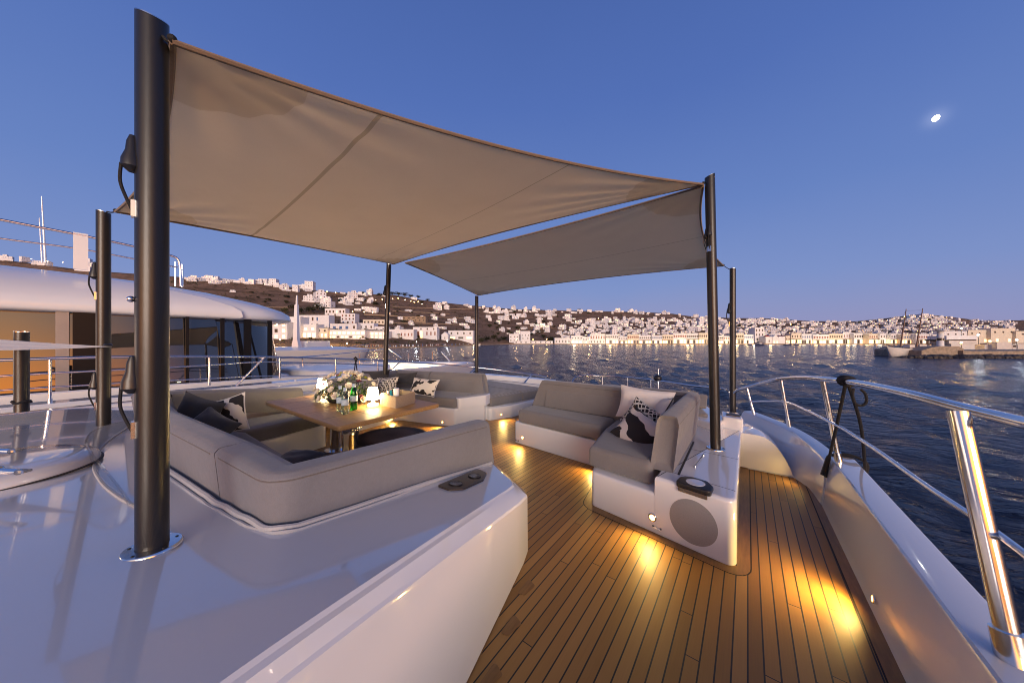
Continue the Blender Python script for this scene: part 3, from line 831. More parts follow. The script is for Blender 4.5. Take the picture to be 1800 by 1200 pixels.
tag(mb.build('rope_lashing', M['rope']), 'dark rope lashed round the foot of the short carbon stub', 'rope')

# ================================================================ sun sails
def sail(name, label, A, B, C, D, sag, seams, mats_extra, cave=(.06, .06, .06, .06)):
    # corners in order round the sail; cave = inward curve of edges AB, BC, CD, DA as a share of the edge
    A, B, C, D = map(Vector, (A, B, C, D)); cen = (A+B+C+D)/4
    def edge(p, q, k):
        m = (p+q)/2; d = cen-m; d.normalize(); Lq = (q-p).length
        return lambda t: p.lerp(q, t)+d*(4*t*(1-t)*k*Lq)
    e1, e2, e3, e4 = edge(A, B, cave[0]), edge(B, C, cave[1]), edge(D, C, cave[2]), edge(A, D, cave[3])
    def fn(s, t):
        p = e1(s)*(1-t)+e3(s)*t+e4(t)*(1-s)+e2(t)*s
        p -= A*(1-s)*(1-t)+B*s*(1-t)+C*s*t+D*(1-s)*t
        wr = 0
        for (cs, ct, c0) in ((0, 0, A), (1, 0, B), (1, 1, C), (0, 1, D)):
            ds, dt = abs(s-cs), abs(t-ct); rr = math.hypot(ds, dt)
            if 1e-4 < rr < .42: wr += .015*math.sin(17*math.atan2(dt, ds)+cs*3+ct)*(1-rr/.42)*min(1, rr/.08)
        return p-Vector((0, 0, sag*16*s*(1-s)*t*(1-t)-wr))
    sm = []
    for (s0, t0), (s1, t1), w in seams: sm.append((fn(s0, t0), fn(s1, t1), w))
    mat = sail_mat('sail_cloth', [tuple(c) for c in (A, B, C, D)], mats_extra, sm)
    t = thing(name, label, 'sun sail', tuple(cen), 'taupe sun sails')
    mb = MB(); mb.grid(fn, 64, 64); o = mb.build('panel', mat, t, recalc=False, ang=180)
    for e in (e1, e2, e3, e4):
        mb = MB(); mb.tube([e(i/40) for i in range(41)], .012, 6); mb.build('hem', M['hem'], t)
    return t, fn
M['hem'] = fabric('sail_hem', (.20, .135, .09))
sA = atY(303, 74, 1.25); sF = atY(1236, 324, 3.24); sC = atY(692, 464, 6.38); sB = atY(203, 372, 2.98)
S1, f1 = sail('sun_sail', 'large taupe sun sail tied from the foreground pole across the table', sA, sF, sC, sB, .06,
     [((.222, 0), (.304, 1), .014), ((.60, 0), (.86, 1), .006)], (.47, .75, .6, .55), cave=(.052, .036, .02, .03))
tF = atY(1236, 327, 3.26); tE = atY(1272, 467, 5.45); tD = atY(841, 519, 8.4); tC = atY(712, 462, 6.3)
S2, f2 = sail('sun_sail', 'smaller taupe sun sail between the two starboard poles and the far poles', tF, tE, tD, tC, .05,
     [((.48, 0), (.52, 1), .006), ], (.62, .62, .5, .7), cave=(.05, .035, .02, .018))
def lash(p, q, label, r=.006):
    mb = MB(); mb.tube(spline([p, (Vector(p)+Vector(q))/2+Vector((0, 0, -.008)), q], 4), r, 7)
    mb.sphere(Vector(p)+Vector((0, 0, .012)), .016, 8, 6)
    tag(mb.build('lashing', M['rope']), label, 'lashing')
lash(sA, (pA.x+.035, pA.y+.025, sA.z+.018), 'black cord tying the big sail to the foreground pole')
lash(sF, (pF.x-.09, pF.y-.04, sF.z+.05), 'black cord tying the sails to the console pole')
lash(sB, (pB.x+.03, pB.y+.02, 2.84), 'black cord at the far left corner of the big sail')
lash(tE, (pE.x, pE.y, 2.83), 'black cord tying the smaller sail to the foredeck pole')
# furled sail corner coming in from the left, tied to the port quarter pole
fl = thing('sun_sail', 'slack grey sun sail seen edge on at the left, tied to the port quarter pole', 'sun sail', (pB.x, pB.y, 1.55), 'taupe sun sails')
c0 = atY(197, 609, 2.92); mb = MB()
a_, b_ = atY(-60, 593, 3.2), atY(-60, 615, 2.7)
def ff(s, t):
    p = c0.lerp(a_.lerp(b_, t), s); return p+Vector((0, 0, .022*s*math.sin(t*16)-.03*s*(1-s)))
mb.grid(ff, 24, 16); mb.build('panel', M['cover'], fl, recalc=False, ang=180)
mb = MB(); mb.sphere(atY(190, 606, 2.93), (.045, .03, .014), 14, 8); mb.build('clasp', M['black'], fl)

# ================================================================ railings
def railing(name, label, runs, posts, group=None, loc=(0, 0, 0), r=.02):
    t = thing(name, label, 'railing', loc, group)
    for nm, pts, rr in runs:
        mb = MB(); mb.tube(spline(pts, 6) if len(pts) > 2 else pts, rr, 14); mb.build(nm, M['chrome'], t)
    for a, b, rr in posts:
        mb = MB(); a = Vector(a); b = Vector(b); mb.tube([a, b], rr, 14)
        q = mb.build('stanchion', M['chrome'], t)
        mb = MB(); d = (b-a).normalized(); mb.tube([a-d*.01, a+d*.09], rr*1.35, 14); mb.build('socket', M['chrome'], q)
    return t
stt = [aty(1845, 757, 1.85), aty(1800, 743, 2.02), aty(1690, 716, 2.35), aty(1590, 690, 2.75), aty(1500, 672, 3.4), aty(1440, 665.5, 4.0), aty(1405, 664, 4.7), aty(1371, 666, 5.5), aty(1340, 673, 5.9), aty(1311, 681, 6.1), aty(1297, 685, 6.3), aty(1291, 690, 6.45)]
mid = [aty(1850, 1010, 1.7), aty(1738, 926, 2.02), aty(1650, 868, 2.35), aty(1600, 833, 2.65), aty(1540, 790, 3.1), aty(1480, 752, 3.7), aty(1450, 737, 4.02), aty(1420, 722, 4.6), aty(1380, 706, 5.5), aty(1345, 705, 5.85), aty(1319, 705.5, 6.06)]
sp1 = atz(1782, 1160, .505); st1 = aty(1684, 722, 2.03)
railing('side_railing', 'polished steel rail along the starboard bulwark', [('top_rail', stt, .023), ('mid_rail', mid, .0125)],
        [(sp1, st1, .029), (aty(1475, 812, 4.04), aty(1446, 668, 3.95), .02), (aty(1387, 748, 5.48), aty(1373, 668, 5.45), .018), (aty(1325, 727, 6.07), aty(1313, 682, 6.08), .016)], loc=(.7, 3, .5))
green = []
hp_ = [(1006, 672, -4.0), (1009, 665, -4.0), (1020, 660.5, -3.9), (1050, 660, -3.55), (1105, 663, -2.7), (1160, 669, -1.75), (1215, 677, -1.0), (1262, 682, -.47)]
bp = [atx(*q) for q in hp_]+[atY(1279, 686, 6.35), atY(1284, 700, 6.3), atY(1283, 723, 6.28)]
posts = [(atx(u, v+22, x), atx(u, v, x), .012) for u, v, x in ((1059, 661, -3.4), (1103, 663, -2.73), (1144, 667, -2.0))]
railing('bow_railing', 'slim bow rail catching green light behind the starboard sofa', [('top_rail', bp, .016)], posts, loc=(-2, 8, .2), r=.014)
lampt = thing('navigation_post', 'short post with a round black cap standing at the bow', 'post', atY(1157, 685, 8))
mb = MB(); mb.tube([atY(1157, 690, 7.95), atY(1157, 648, 7.95)], .012, 8); mb.build('post', M['chrome'], lampt)
mb = MB(); mb.sphere(atY(1156, 664, 7.93), (.1, .1, .085), 14, 10); mb.build('cap', M['black'], lampt)
XP = -7.6
pr = lambda pts: [atx(u, v, x) for u, v, x in pts]
top = pr([(-80, 637, XP), (0, 633, XP), (160, 628, XP), (300, 626.5, XP), (450, 627, XP), (560, 629.5, XP), (640, 632, XP), (720, 636.5, -7.45), (790, 641, -7.1), (850, 647, -6.5), (900, 653, -5.8), (940, 658.5, -5.1), (962, 662.5, -4.7)])
m1 = pr([(-80, 668, XP), (0, 661, XP), (165, 652, XP), (300, 645.5, XP), (400, 639.5, XP), (455, 636, XP), (520, 637, XP), (600, 639, XP), (680, 643, -7.5)])
m2 = pr([(-80, 694, XP), (0, 686, XP), (165, 676, XP), (230, 671.5, XP), (300, 668.5, XP), (400, 663.5, XP), (450, 661, XP), (560, 660, XP)])
po = []
for u, vt, vb, x in ((88, 631, 712, XP), (368, 627, 676, XP), (492, 628, 664, XP), (590, 631, 660, XP), (664, 634, 654, XP)):
    po.append((atx(u, vb, x), atx(u, vt, x), .016))
for (u0, v0, u1, v1, x) in ((405, 688, 465, 628, XP), (683, 654, 703, 636, -7.5), (824, 657, 838, 646, -6.6), (922, 672, 935, 658, -5.1)):
    po.append((atx(u0, v0, x), atx(u1, v1, x), .018))
railing('side_railing', 'three-bar polished rail along the port bulwark', [('top_rail', top, .021), ('mid_rail', m1, .013), ('lower_rail', m2, .011)], po, loc=(XP, 2, .7))
mb = MB(); 
lp = pr([(845, 666, -6.3), (900, 670.5, -5.6), (948, 676, -4.9), (1000, 682, -4.2)]); mb.tube(lp, .008, 6)
tag(mb.build('guard_wire', M['chrome']), 'low white guard wire along the far edge of the sunpad', 'guard wire')

# rope sling on the starboard rail and the black edged bulwark end
rp = thing('mooring_rope', 'black rope sling looped over the starboard rail and bulwark end', 'rope', (.7, 4, .5))
kn = aty(1487, 672, 3.55)
e1 = aty(1452, 838, 4.19); e2 = aty(1522, 836, 4.15); 
mb = MB()
mb.tube(spline([kn, kn.lerp(e1, .5)+Vector((0, 0, .01)), e1+Vector((0, 0, .05)), e1], 6), .0115, 8)
mb.tube(spline([kn+Vector((.01, 0, 0)), kn.lerp(e2, .45)+Vector((.03, 0, .02)), e2], 8), .0115, 8)
mb.tube(spline([e1, e1.lerp(e2, .1)+Vector((0, .01, .16)), e1.lerp(e2, .5)+Vector((0, .015, .2)), e2+Vector((0, 0, .12)), e2], 8), .013, 8)
mb.build('strand', M['rope'], rp)
tx = (stt[4]-stt[3]).normalized()
for k in range(-2, 4):
    mb = MB(); c = kn+tx*(-.018*k)+Vector((0, 0, .012))
    mb.tube([c+Vector((0, 0, 1))*(.033*math.sin(w))+tx.cross(Vector((0, 0, 1)))*(.033*math.cos(w)) for w in [i*2*math.pi/12 for i in range(12)]], .013, 7, closed=True); mb.build('turn', M['rope'], rp)
lo = [aty(u, v, 3.35) for u, v in ((1500, 682), (1499, 695), (1503, 708), (1514, 713), (1523, 706), (1521, 692), (1513, 684))]
mb = MB(); mb.tube(spline(lo, 5), .009, 7); mb.build('loop', M['rope'], rp)
mb = MB(); mb.tube(rpath([(.575, 4.225, .30), (.622, 4.225, .505), (.79, 4.225, .505), (.80, 4.225, .33)], .04, 5), .016, 8)
tag(mb.build('edge_guard', M['rubber']), 'worn dark guard strip round the end of the bulwark', 'guard strip')
# shackle rope on the port rail behind the flowers
pr_ = thing('mooring_rope', 'short black rope hanging from the port rail above the flowers', 'rope', atx(625, 640, XP))
mb = MB(); k0 = atx(625, 632, XP); mb.tube([k0+Vector((0, -.03, .02)), k0+Vector((0, 0, .05)), k0+Vector((0, .03, .02)), k0+Vector((0, 0, -.04))], .03, 8)
for du in (-3, 4): mb.tube([k0, atx(625+du, 662, XP+.2)], .012, 7)
mb.build('strand', M['rope'], pr_)

# ================================================================ deck lights
def decklight(p, nrm, label, power=2.2, r=.022, aim=None, group='warm courtesy lights'):
    nrm = Vector(nrm).normalized(); p = Vector(p)
    t = thing('courtesy_light', label, 'deck light', p, group)
    a = nrm.cross(Vector((0, 0, 1))).normalized(); Mx = Matrix((a, nrm.cross(a), nrm)).transposed()
    mb = MB(); mb.lathe([(r*.78, .001), (r*.78, .005), (r*1.0, .005), (r*1.12, .002), (r*1.12, -.003)], p, 24, Mx); mb.build('bezel', M['chrome'], t)
    mb = MB(); mb.lathe([(0, .0035), (r*.5, .003), (r*.78, .001)], p, 20, Mx); mb.build('lens', M['led'], t)
    l = bpy.data.lights.new('courtesy_beam', 'SPOT'); l.energy = power; l.color = (1, .63, .17); l.spot_size = R(165); l.spot_blend = 1.0; l.shadow_soft_size = .035
    o = bpy.data.objects.new('courtesy_beam', l); COL.objects.link(o); o.location = p+nrm*.08+Vector((0, 0, .035))
    d = (nrm*.9+Vector((0, 0, -.42))).normalized(); o.rotation_euler = d.to_track_quat('-Z', 'Y').to_euler()
    return t
decklight(onfront(-.635, .125, .002), NF, 'round warm light glowing on the white console front', 7.5, .03)
decklight((-2.76, 3.929, .11), (-.1, -1, 0), 'round warm light on the long starboard bench base', 8, .026)
decklight(atz(778, 741, .075)+Vector((.02, -.02, .0)), (.24, -.97, 0), 'warm light on the far sofa base just right of the table', 10, .024)
decklight(atz(697, 732, .08)+Vector((.02, -.04, 0)), (.24, -.97, 0), 'warm light on the far sofa base partly under the table', 9, .022)
decklight((-4.015, 4.96, .09), (.93, -.38, 0), 'warm light on the sunpad plinth beside the walkway', 8, .022)
decklight((.588, 2.74, .085), (-1, 0, .08), 'oval warm light low on the near starboard bulwark', 17, .022)
decklight(atz(1428, 846, .06)+Vector((-.012, -.01, 0)), (-1, -.15, .5), 'warm light low on the bulwark at the far end of the side deck', 2.2, .02)
decklight((-2.625, 1.75, .12), (-1, 0, 0), 'warm light inside the near sofa base facing the table foot', 12, .02)
decklight((-1.47, 3.70, .06), (-.5, -.9, 0), 'hidden warm light in the notch between bench base and console', 6, .012)

# ================================================================ table and what stands on it
ZT = .80
T1, T2, T3 = (-3.03, 1.345), (-3.12, 2.62), (-5.06, 1.33)
T4 = (T2[0]+T3[0]-T1[0], T2[1]+T3[1]-T1[1])
tb = thing('dining_table', 'teak deck table with rounded corners on a steel pedestal', 'table', (-4.05, 1.98, 0))
mb = MB(); mb.prism(rpoly([T1, T2, T4, T3], .05, 6), ZT-.05, ZT, .012, 4, rb=.012); mb.build('table_top', M['table'], tb)
ax, ay = (Vector(T3)-Vector(T1)), (Vector(T2)-Vector(T1))
mb = MB()
for k in (.2, .4, .6, .8):
    a = Vector(T1)+ax*k+ay*.02; b = Vector(T1)+ax*k+ay*.98
    d = (b-a).normalized(); e = Vector((-d.y, d.x))*.0035
    mb.add([(a.x-e.x, a.y-e.y, ZT+.0012), (a.x+e.x, a.y+e.y, ZT+.0012), (b.x+e.x, b.y+e.y, ZT+.0012), (b.x-e.x, b.y-e.y, ZT+.0012)], [(0, 1, 2, 3)])
for k in (.33, .66):
    a = Vector(T1)+ay*k+ax*.012; b = Vector(T1)+ay*k+ax*.988
    d = (b-a).normalized(); e = Vector((-d.y, d.x))*.0028
    mb.add([(a.x-e.x, a.y-e.y, ZT+.0016), (a.x+e.x, a.y+e.y, ZT+.0016), (b.x+e.x, b.y+e.y, ZT+.0016), (b.x-e.x, b.y-e.y, ZT+.0016)], [(0, 1, 2, 3)])
mb.build('inlay_line', M['groove'], tb)
mb = MB(); cT = Vector(T1)+ax*.5+ay*.5
mb.prism(rpoly([tuple(cT+(Vector(q)-cT)*.80) for q in (T1, T2, T4, T3)], .05), ZT-.105, ZT-.052, .01, rb=.01); mb.build('under_frame', M['table_edge'], tb)
for k, kk in ((.16, .2), (.84, .2)):
    c = Vector(T1)+ax*k+ay*(.22 if k < .5 else .6)
    mb = MB(); mb.lathe([(.15, .0), (.15, .02), (.078, .035), (.076, .6), (.082, .61), (.082, .66), (.11, .675), (.11, .695)], (c.x, c.y, 0), 32); mb.build('pedestal', M['chrome'], tb)

def lamp(p, label, s=1.0):
    t = thing('table_lamp', label, 'lamp', p, 'white cordless table lamps')
    mb = MB(); mb.lathe([(.0, .0), (.062*s, 0), (.066*s, .008*s), (.064*s, .03*s), (.05*s, .038*s), (.022*s, .045*s), (.019*s, .06*s), (.021*s, .085*s), (0, .09*s)], p, 28); mb.build('base', M['lampbase'], t)
    mb = MB(); mb.lathe([(.02*s, .083*s), (.072*s, .088*s), (.074*s, .094*s), (.053*s, .222*s), (.048*s, .23*s), (0, .232*s)], p, 28); mb.build('lamp_shade', M['lampshade'], t)
    return t
lamp(atz(655.5, 714, ZT+.001), 'white mushroom lamp glowing on the table in front of the wicker box')
lamp(atz(566, 692, ZT+.001), 'white lamp glowing half hidden behind the left of the flowers')

def bottle(p, label, mat, hgt=.30, r=.038):
    t = thing('bottle', label, 'bottle', p, 'water bottles on the table')
    k = hgt/.30
    mb = MB(); mb.lathe([(0, .004), (r*.8, 0), (r, .012*k), (r*.97, .06*k), (r, .12*k), (r, .175*k), (r*.92, .205*k), (r*.6, .243*k), (r*.4, .262*k), (r*.38, .278*k), (0, .28*k)], p, 28); mb.build('bottle_body', mat, t)
    mb = MB(); mb.lathe([(r*.44, .262*k), (r*.46, .268*k), (r*.46, .298*k), (0, .30*k)], p, 18); mb.build('cap', M['cap'], t)
    mb = MB(); mb.lathe([(r*1.015, .10*k), (r*1.015, .165*k)], p, 28); mb.build('paper_label', M['blabel'], t)
M['cap'] = pbr('pale_blue_cap', (.35, .47, .62), .4)
M['blabel'] = pbr('pale_bottle_label', (.38, .48, .56), .5, var=.3, vs=45)
bottle(atz(606.5, 727, ZT+.001), 'clear water bottle standing nearest the table corner', M['bottle_clear'], .285)
bottle(atz(598, 722, ZT+.001), 'clear water bottle just behind the nearest one', M['bottle_clear'], .285)
bottle(atz(622, 720, ZT+.001), 'green glass bottle beside the flowers', M['bottle_green'], .30)

# wicker box with bottles and tubes
wb = thing('wicker_box', 'pale wicker tray box on the table beside the lit lamp', 'box', atz(690, 712, ZT))
a, b, c = atz(668, 712, ZT), atz(696, 718.5, ZT), atz(730, 708, ZT)
a, b, c = [Vector((p.x, p.y)) for p in (a, b, c)]
d = a+(c-b)
mb = MB(); hW = .14
ou = [b, c, d, a]; cn = (b+d)/2
oq = rpoly([tuple(p) for p in ou], .012, 3); iq = inset(oq, .014)
zz = ZT+.002
mb.rings([[Vector((p[0], p[1], zz)) for p in oq], [Vector((p[0], p[1], zz+hW)) for p in oq], [Vector((p[0], p[1], zz+hW+.003)) for p in inset(oq, .006)], [Vector((p[0], p[1], zz+hW)) for p in iq], [Vector((p[0], p[1], zz+.012)) for p in iq]])
mb.build('basket', M['wicker'], wb)
def jar(name, label, cat, q, prof, mat, cap=None):
    p = Vector((q.x, q.y, zz+.013)); t = thing(name, label, cat, p, 'toiletries in the wicker box')
    mb = MB(); mb.lathe(prof, p, 20); mb.build('container', mat, t)
    if cap: 
        mb = MB(); mb.lathe(cap[0], p, 16); mb.build('cap', cap[1], t)
M['white_plastic'] = pbr('white_plastic', (.78, .76, .74), .35); M['teal'] = pbr('teal_bottle', (.03, .30, .36), .2, coat=.4); M['tan'] = pbr('tan_card', (.42, .30, .20), .6)
jar('sunscreen_tube', 'tall white tube standing in the wicker box', 'tube', b.lerp(c, .30)+(a-b)*.35, [(0, 0), (.032, 0), (.033, .05), (.034, .19), (.03, .2), (0, .2)], M['white_plastic'])
jar('lotion_bottle', 'teal bottle with a narrow neck in the wicker box', 'bottle', b.lerp(c, .18)+(a-b)*.55, [(0, 0), (.03, 0), (.031, .1), (.024, .125), (.012, .13), (.012, .14), (0, .14)], M['teal'], ([(.014, .14), (.014, .175), (0, .176)], M['teal']))
jar('lotion_bottle', 'clear bottle with a pale cap at the back of the wicker box', 'bottle', b.lerp(c, .10)+(a-b)*.62, [(0, 0), (.026, 0), (.026, .125), (.012, .14), (0, .14)], M['tan'], ([(.013, .14), (.013, .17), (0, .171)], M['white_plastic']))
cb = MB(); q = b.lerp(c, .06)+(a-b)*.80; cb.box((q.x, q.y, zz+.085), (.06, .045, .145), .5)
tag(cb.build('carton', M['tan']), 'small tan carton at the left of the wicker box', 'carton', 'toiletries in the wicker box')

# flowers
fw = thing('flower_arrangement', 'wide low bouquet of white and plum flowers on the table', 'flowers', atz(608, 703, ZT))
fc = atz(608, 702, ZT+.02)
rnd = random.Random(5)
def petal_flower(c, r, n, mat, nm, up=None):
    mb = MB(); up = up or Vector((rnd.uniform(-.6, .6), rnd.uniform(-.9, .2), rnd.uniform(.3, 1))).normalized()
    q = up.to_track_quat('Z', 'Y').to_matrix()
    for ly, (k, tl, sz) in enumerate(((n, .25, 1.0), (n-1, .7, .85), (max(3, n-3), 1.15, .6))):
        for i in range(k):
            w = 2*math.pi*(i+ly*.5)/k+rnd.uniform(-.15, .15)
            pts = []
            for s in range(5):
                for t in range(4):
                    a = s/4; bb = (t/3-.5)
                    wd = math.sin(math.pi*min(1, a*.82+.12))*.85*sz*r
                    e = tl+a*.55
                    rad = r*sz*a*math.cos(min(1.5, e))*1.05; hh = r*sz*a*math.sin(min(1.5, e))*.8
                    x = rad; y = bb*wd; z = hh+abs(bb)*wd*.35
                    pts.append(c+q @ Vector((x*math.cos(w)-y*math.sin(w), x*math.sin(w)+y*math.cos(w), z)))
            mb.add(pts, [(s*4+t, s*4+t+1, s*4+5+t, s*4+4+t) for s in range(4) for t in range(3)])
    return mb.build(nm, mat, fw, recalc=False, ang=180)
def petal_mat(name, c):
    m, nt, b = newmat(name); b.inputs['Roughness'].default_value = .7
    nz = noise(nt, coords(nt), 40, 3); ln(nt, ramp(nt, nz.outputs['Fac'], [(.3, tuple(x*.82 for x in c)), (.7, c)]), b.inputs['Base Color'])
    b.inputs['Subsurface Weight'].default_value = .1; b.inputs['Subsurface Radius'].default_value = (.01, .006, .004)
    return m
M['pet_w'] = petal_mat('white_petal', (.78, .74, .66)); M['pet_p'] = petal_mat('pink_petal', (.62, .30, .40)); M['pet_d'] = petal_mat('plum_petal', (.14, .025, .06)); M['pet_c'] = petal_mat('coral_berry', (.55, .2, .12)); M['pet_g'] = petal_mat('lime_bloom', (.32, .36, .05))
M['leaf'] = pbr('bouquet_leaf', (.05, .09, .025), .5, var=.4, vs=30)
eX = Vector((CY, SY, 0)); eY = Vector((-SY, CY, 0))
def bq(a, b, h): return fc+eX*a*.38+eY*b*.26+Vector((0, 0, h*1.12))
kinds = ['pet_w']*11+['pet_d']*3+['pet_p']*2+['pet_g']*2+['pet_c']
spots_ = []
for i in range(64):
    for _ in range(60):
        w = rnd.uniform(0, 2*math.pi); e = math.asin(rnd.uniform(-.05, 1)); q = (math.cos(w)*math.cos(e), math.sin(w)*math.cos(e), .04+.27*math.sin(e))
        if all((Vector(q)*Vector((.38, .26, 1)).length-Vector(o)*Vector((.38, .26, 1)).length).length > .30 for o in spots_): break
    spots_.append(q); a, b, h = q; kd = rnd.choice(kinds)
    c = bq(a, b, h); o = (c-fc-Vector((0, 0, .02))).normalized()
    petal_flower(c, rnd.uniform(.052, .066) if kd == 'pet_w' else rnd.uniform(.028, .042), rnd.choice((6, 7, 8)), M[kd], 'blossom', (o+Vector((0, -.2, .25))).normalized())
mb = MB()
for i in range(700):
    a = rnd.uniform(0, 2*math.pi); rr = math.sqrt(rnd.random()); p = bq(rr*math.cos(a)*1.02, rr*math.sin(a), .02+(1-rr*rr)*.27*rnd.random())
    d = Vector((rnd.uniform(-1, 1), rnd.uniform(-1, 1), rnd.uniform(-.2, 1))).normalized(); s = d.cross(Vector((.3, .5, .8))).normalized(); L = rnd.uniform(.03, .075)
    mb.add([p, p+d*L*.5+s*L*.2, p+d*L, p+d*L*.5-s*L*.2], [(0, 1, 2, 3)])
mb.build('foliage', M['leaf'], fw, recalc=False)
mb = MB(); mb.lathe([(0, 0), (.19, 0), (.23, .05), (.2, .06), (0, .06)], fc-Vector((0, 0, .015)), 24); mb.build('bowl', M['rubber'], fw)

# woven pouf under the table
pf = thing('pouf', 'brown woven rope pouf tucked under the table edge', 'pouf', (-3.2, 2.25, 0))
pc = Vector((-3.42, 2.12, 0))
prf = [(0, .0), (.40, .0), (.46, .04)]
for k in range(11): prf.append((.47+.012*(k % 2), .05+k*.034))
prf += [(.45, .43), (.40, .455), (.2, .465), (0, .468)]
mb = MB(); mb.lathe(prf, pc, 48); mb.build('woven_body', M['pouf'], pf)
dd = Vector((SY, -CY, 0))*.484; mb = MB(); q = pc+Vector((SY*.482-CY*.0, -CY*.482-SY*.0, .37)); mb.box(q, (.11, .012, .045), YAW); mb.build('tag', M['tan'], pf)

# ================================================================ pillows
def pillow(c, w, h, th, right, up, mat, label, piping=None, group='scatter pillows'):
    right = Vector(right).normalized(); up = Vector(up); up = (up-right*up.dot(right)).normalized(); nr = right.cross(up)
    t = thing('pillow', label, 'pillow', c, group); c = Vector(c); n = 18
    def P(s, q, sg):
        x, y = s*2-1, q*2-1
        kx = 1-.10*(1-y*y) ; ky = 1-.10*(1-x*x)
        tk = ((1-abs(x)**2.6)*(1-abs(y)**2.6))**.55
        wob = .012*math.sin(5*x+3*y+c.x*7)+.010*math.sin(7*y-4*x+c.y*5)
        return c+right*x*w/2*kx+up*y*h/2*ky+nr*sg*(tk*th/2*(1+wob*6))
    mb = MB()
    for sg in (1, -1): mb.grid(lambda s, q: P(s, q, sg), n, n)
    mb.build('cover', mat, t, ang=180)
    if piping:
        ed = [P(i/n, 0, 1) for i in range(n)]+[P(1, i/n, 1) for i in range(n)]+[P(1-i/n, 1, 1) for i in range(n)]+[P(0, 1-i/n, 1) for i in range(n)]
        mb = MB(); mb.tube(ed, .007, 6, closed=True); mb.build('piping', piping, t)
    return t
RX = (CY, SY, 0)
pillow(atY(1133, 711, 3.88), .66, .42, .17, (1, -.02, -.06), (0, .3, .95), M['white_cloth'], 'large white pillow against the starboard backrest')
pillow(atY(1162, 724, 3.68), .42, .40, .15, (.35, -.9, .12), (.45, .2, .9), M['white_cloth'], 'white pillow with black piping in the starboard sofa corner', M['dark_cloth'])
pillow(atY(1124, 733, 3.66), .36, .36, .12, (.9, -.35, -.45), (.25, .3, .9), M['hex'], 'black and white lattice pillow peeping out behind the brushstroke one')
pillow(atY(1121, 757, 3.38), .44, .42, .15, (.80, -.25, -.42), (.45, .45, .75), M['brush'], 'black and white brushstroke pillow in front on the starboard sofa')
pillow(atY(345, 733, 3.45), .50, .46, .18, (.75, .5, -.25), (-.2, .1, .9), M['dark_cloth'], 'upright charcoal pillow in the near left sofa corner')
pillow(atY(362, 758, 3.15), .50, .42, .17, (.85, .35, -.32), (.1, .75, .6), M['dark_cloth'], 'charcoal pillow lying flat in front of the upright one')
pillow(atY(397, 731, 3.6), .50, .42, .15, (.80, .62, .28), (-.4, -.1, .9), M['brush'], 'black and white brushstroke pillow leaning in the near left corner', M['white_cloth'])
pillow(atY(520, 809, 2.6), .40, .26, .12, (.9, .3, .05), (-.3, .85, .25), M['dark_cloth'], 'dark pillow lying on the seat below the near backrest')
pillow(atY(660, 665, 6.55), .58, .36, .16, (.72, .69, .04), (-.2, .25, .9), M['dark_cloth'], 'long charcoal pillow on the far sofa above the wicker box')
pillow(atY(713, 665, 6.55), .56, .28, .14, (.95, .25, .04), (-.15, .3, .9), M['dark_cloth'], 'charcoal pillow behind the cowhide one on the far sofa')
pillow(atY(679, 677, 6.15), .52, .34, .14, (.9, .35, .08), (-.2, .35, .9), M['hex'], 'black and white lattice pillow on the far sofa behind the wicker box')
pillow(atY(745, 680, 6.0), .62, .34, .15, (.97, .22, -.02), (-.15, .45, .85), M['cow'], 'cowhide print pillow on the far sofa', M['white_cloth'])
pillow(atY(647, 681, 5.9), .36, .32, .13, (.72, .69, 0), (-.2, .4, .9), M['taupe'], 'taupe pillow with pale piping left of the lattice one', M['white_cloth'])

# ================================================================ foreground left: wind screen and deck hatch
ws = thing('wind_screen', 'low curved clear acrylic wind screen behind the foreground pole', 'wind screen', (-3.4, 0, .8))
pw = spline([onc(243, 893), onc(205, 872), onc(176, 845), onc(166, 815), onc(185, 780), onc(240, 742)], 10)
mb = MB(); m_ = len(pw)-1
ou = []
for i, p in enumerate(pw):
    hgt = .02+.16*math.sin(math.pi*min(1, (i+.5)/m_*1.0))**.6
    ou.append((p, p+Vector((.02, -.03, hgt))))
rg = [[a+Vector((0, -.004, 0)) for a, b in ou], [b+Vector((0, -.004, 0)) for a, b in ou], [b+Vector((0, .004, 0)) for a, b in ou], [a+Vector((0, .004, 0)) for a, b in ou]]
mb.rings([list(x) for x in zip(*rg)]); mb.build('pane', M['clear'], ws, ang=30)
mb = MB(); mb.tube([b for a, b in ou], .006, 6); mb.build('edge_trim', M['clear'], ws)
mb = MB(); mb.tube([a+Vector((0, 0, .003)) for a, b in ou], .008, 6); mb.build('foot_seal', M['cover'], ws)
dh = thing('deck_hatch', 'raised glossy white hatch with steel hinges at the left edge of the coaming', 'hatch', (-3.1, -.4, .8))
mb = MB(); mb.lathe([(.44, -.02), (.44, .02), (.43, .045), (.40, .065), (.36, .078), (.28, .085), (.15, .089), (0, .09)], (-3.60, -.42, .795), 56); mb.build('lid', M['gel'], dh, ang=50)
mb = MB(); mb.lathe([(.452, -.002), (.452, .004), (.44, .006)], (-3.60, -.42, .80), 56); mb.build('gasket', M['rubber'], dh)
for (u, v) in ((6, 792), (16, 828)):
    c = atz(u, v, .935); mb = MB()
    mb.tube([c+Vector((-.05, -.03, .0)), c+Vector((.05, .03, 0))], .016, 10); mb.sphere(c+Vector((-.06, -.036, .004)), .022, 10, 8); mb.box(c+Vector((.03, .03, .0)), (.09, .03, .012), YAW)
    mb.build('hinge', M['chrome'], dh)
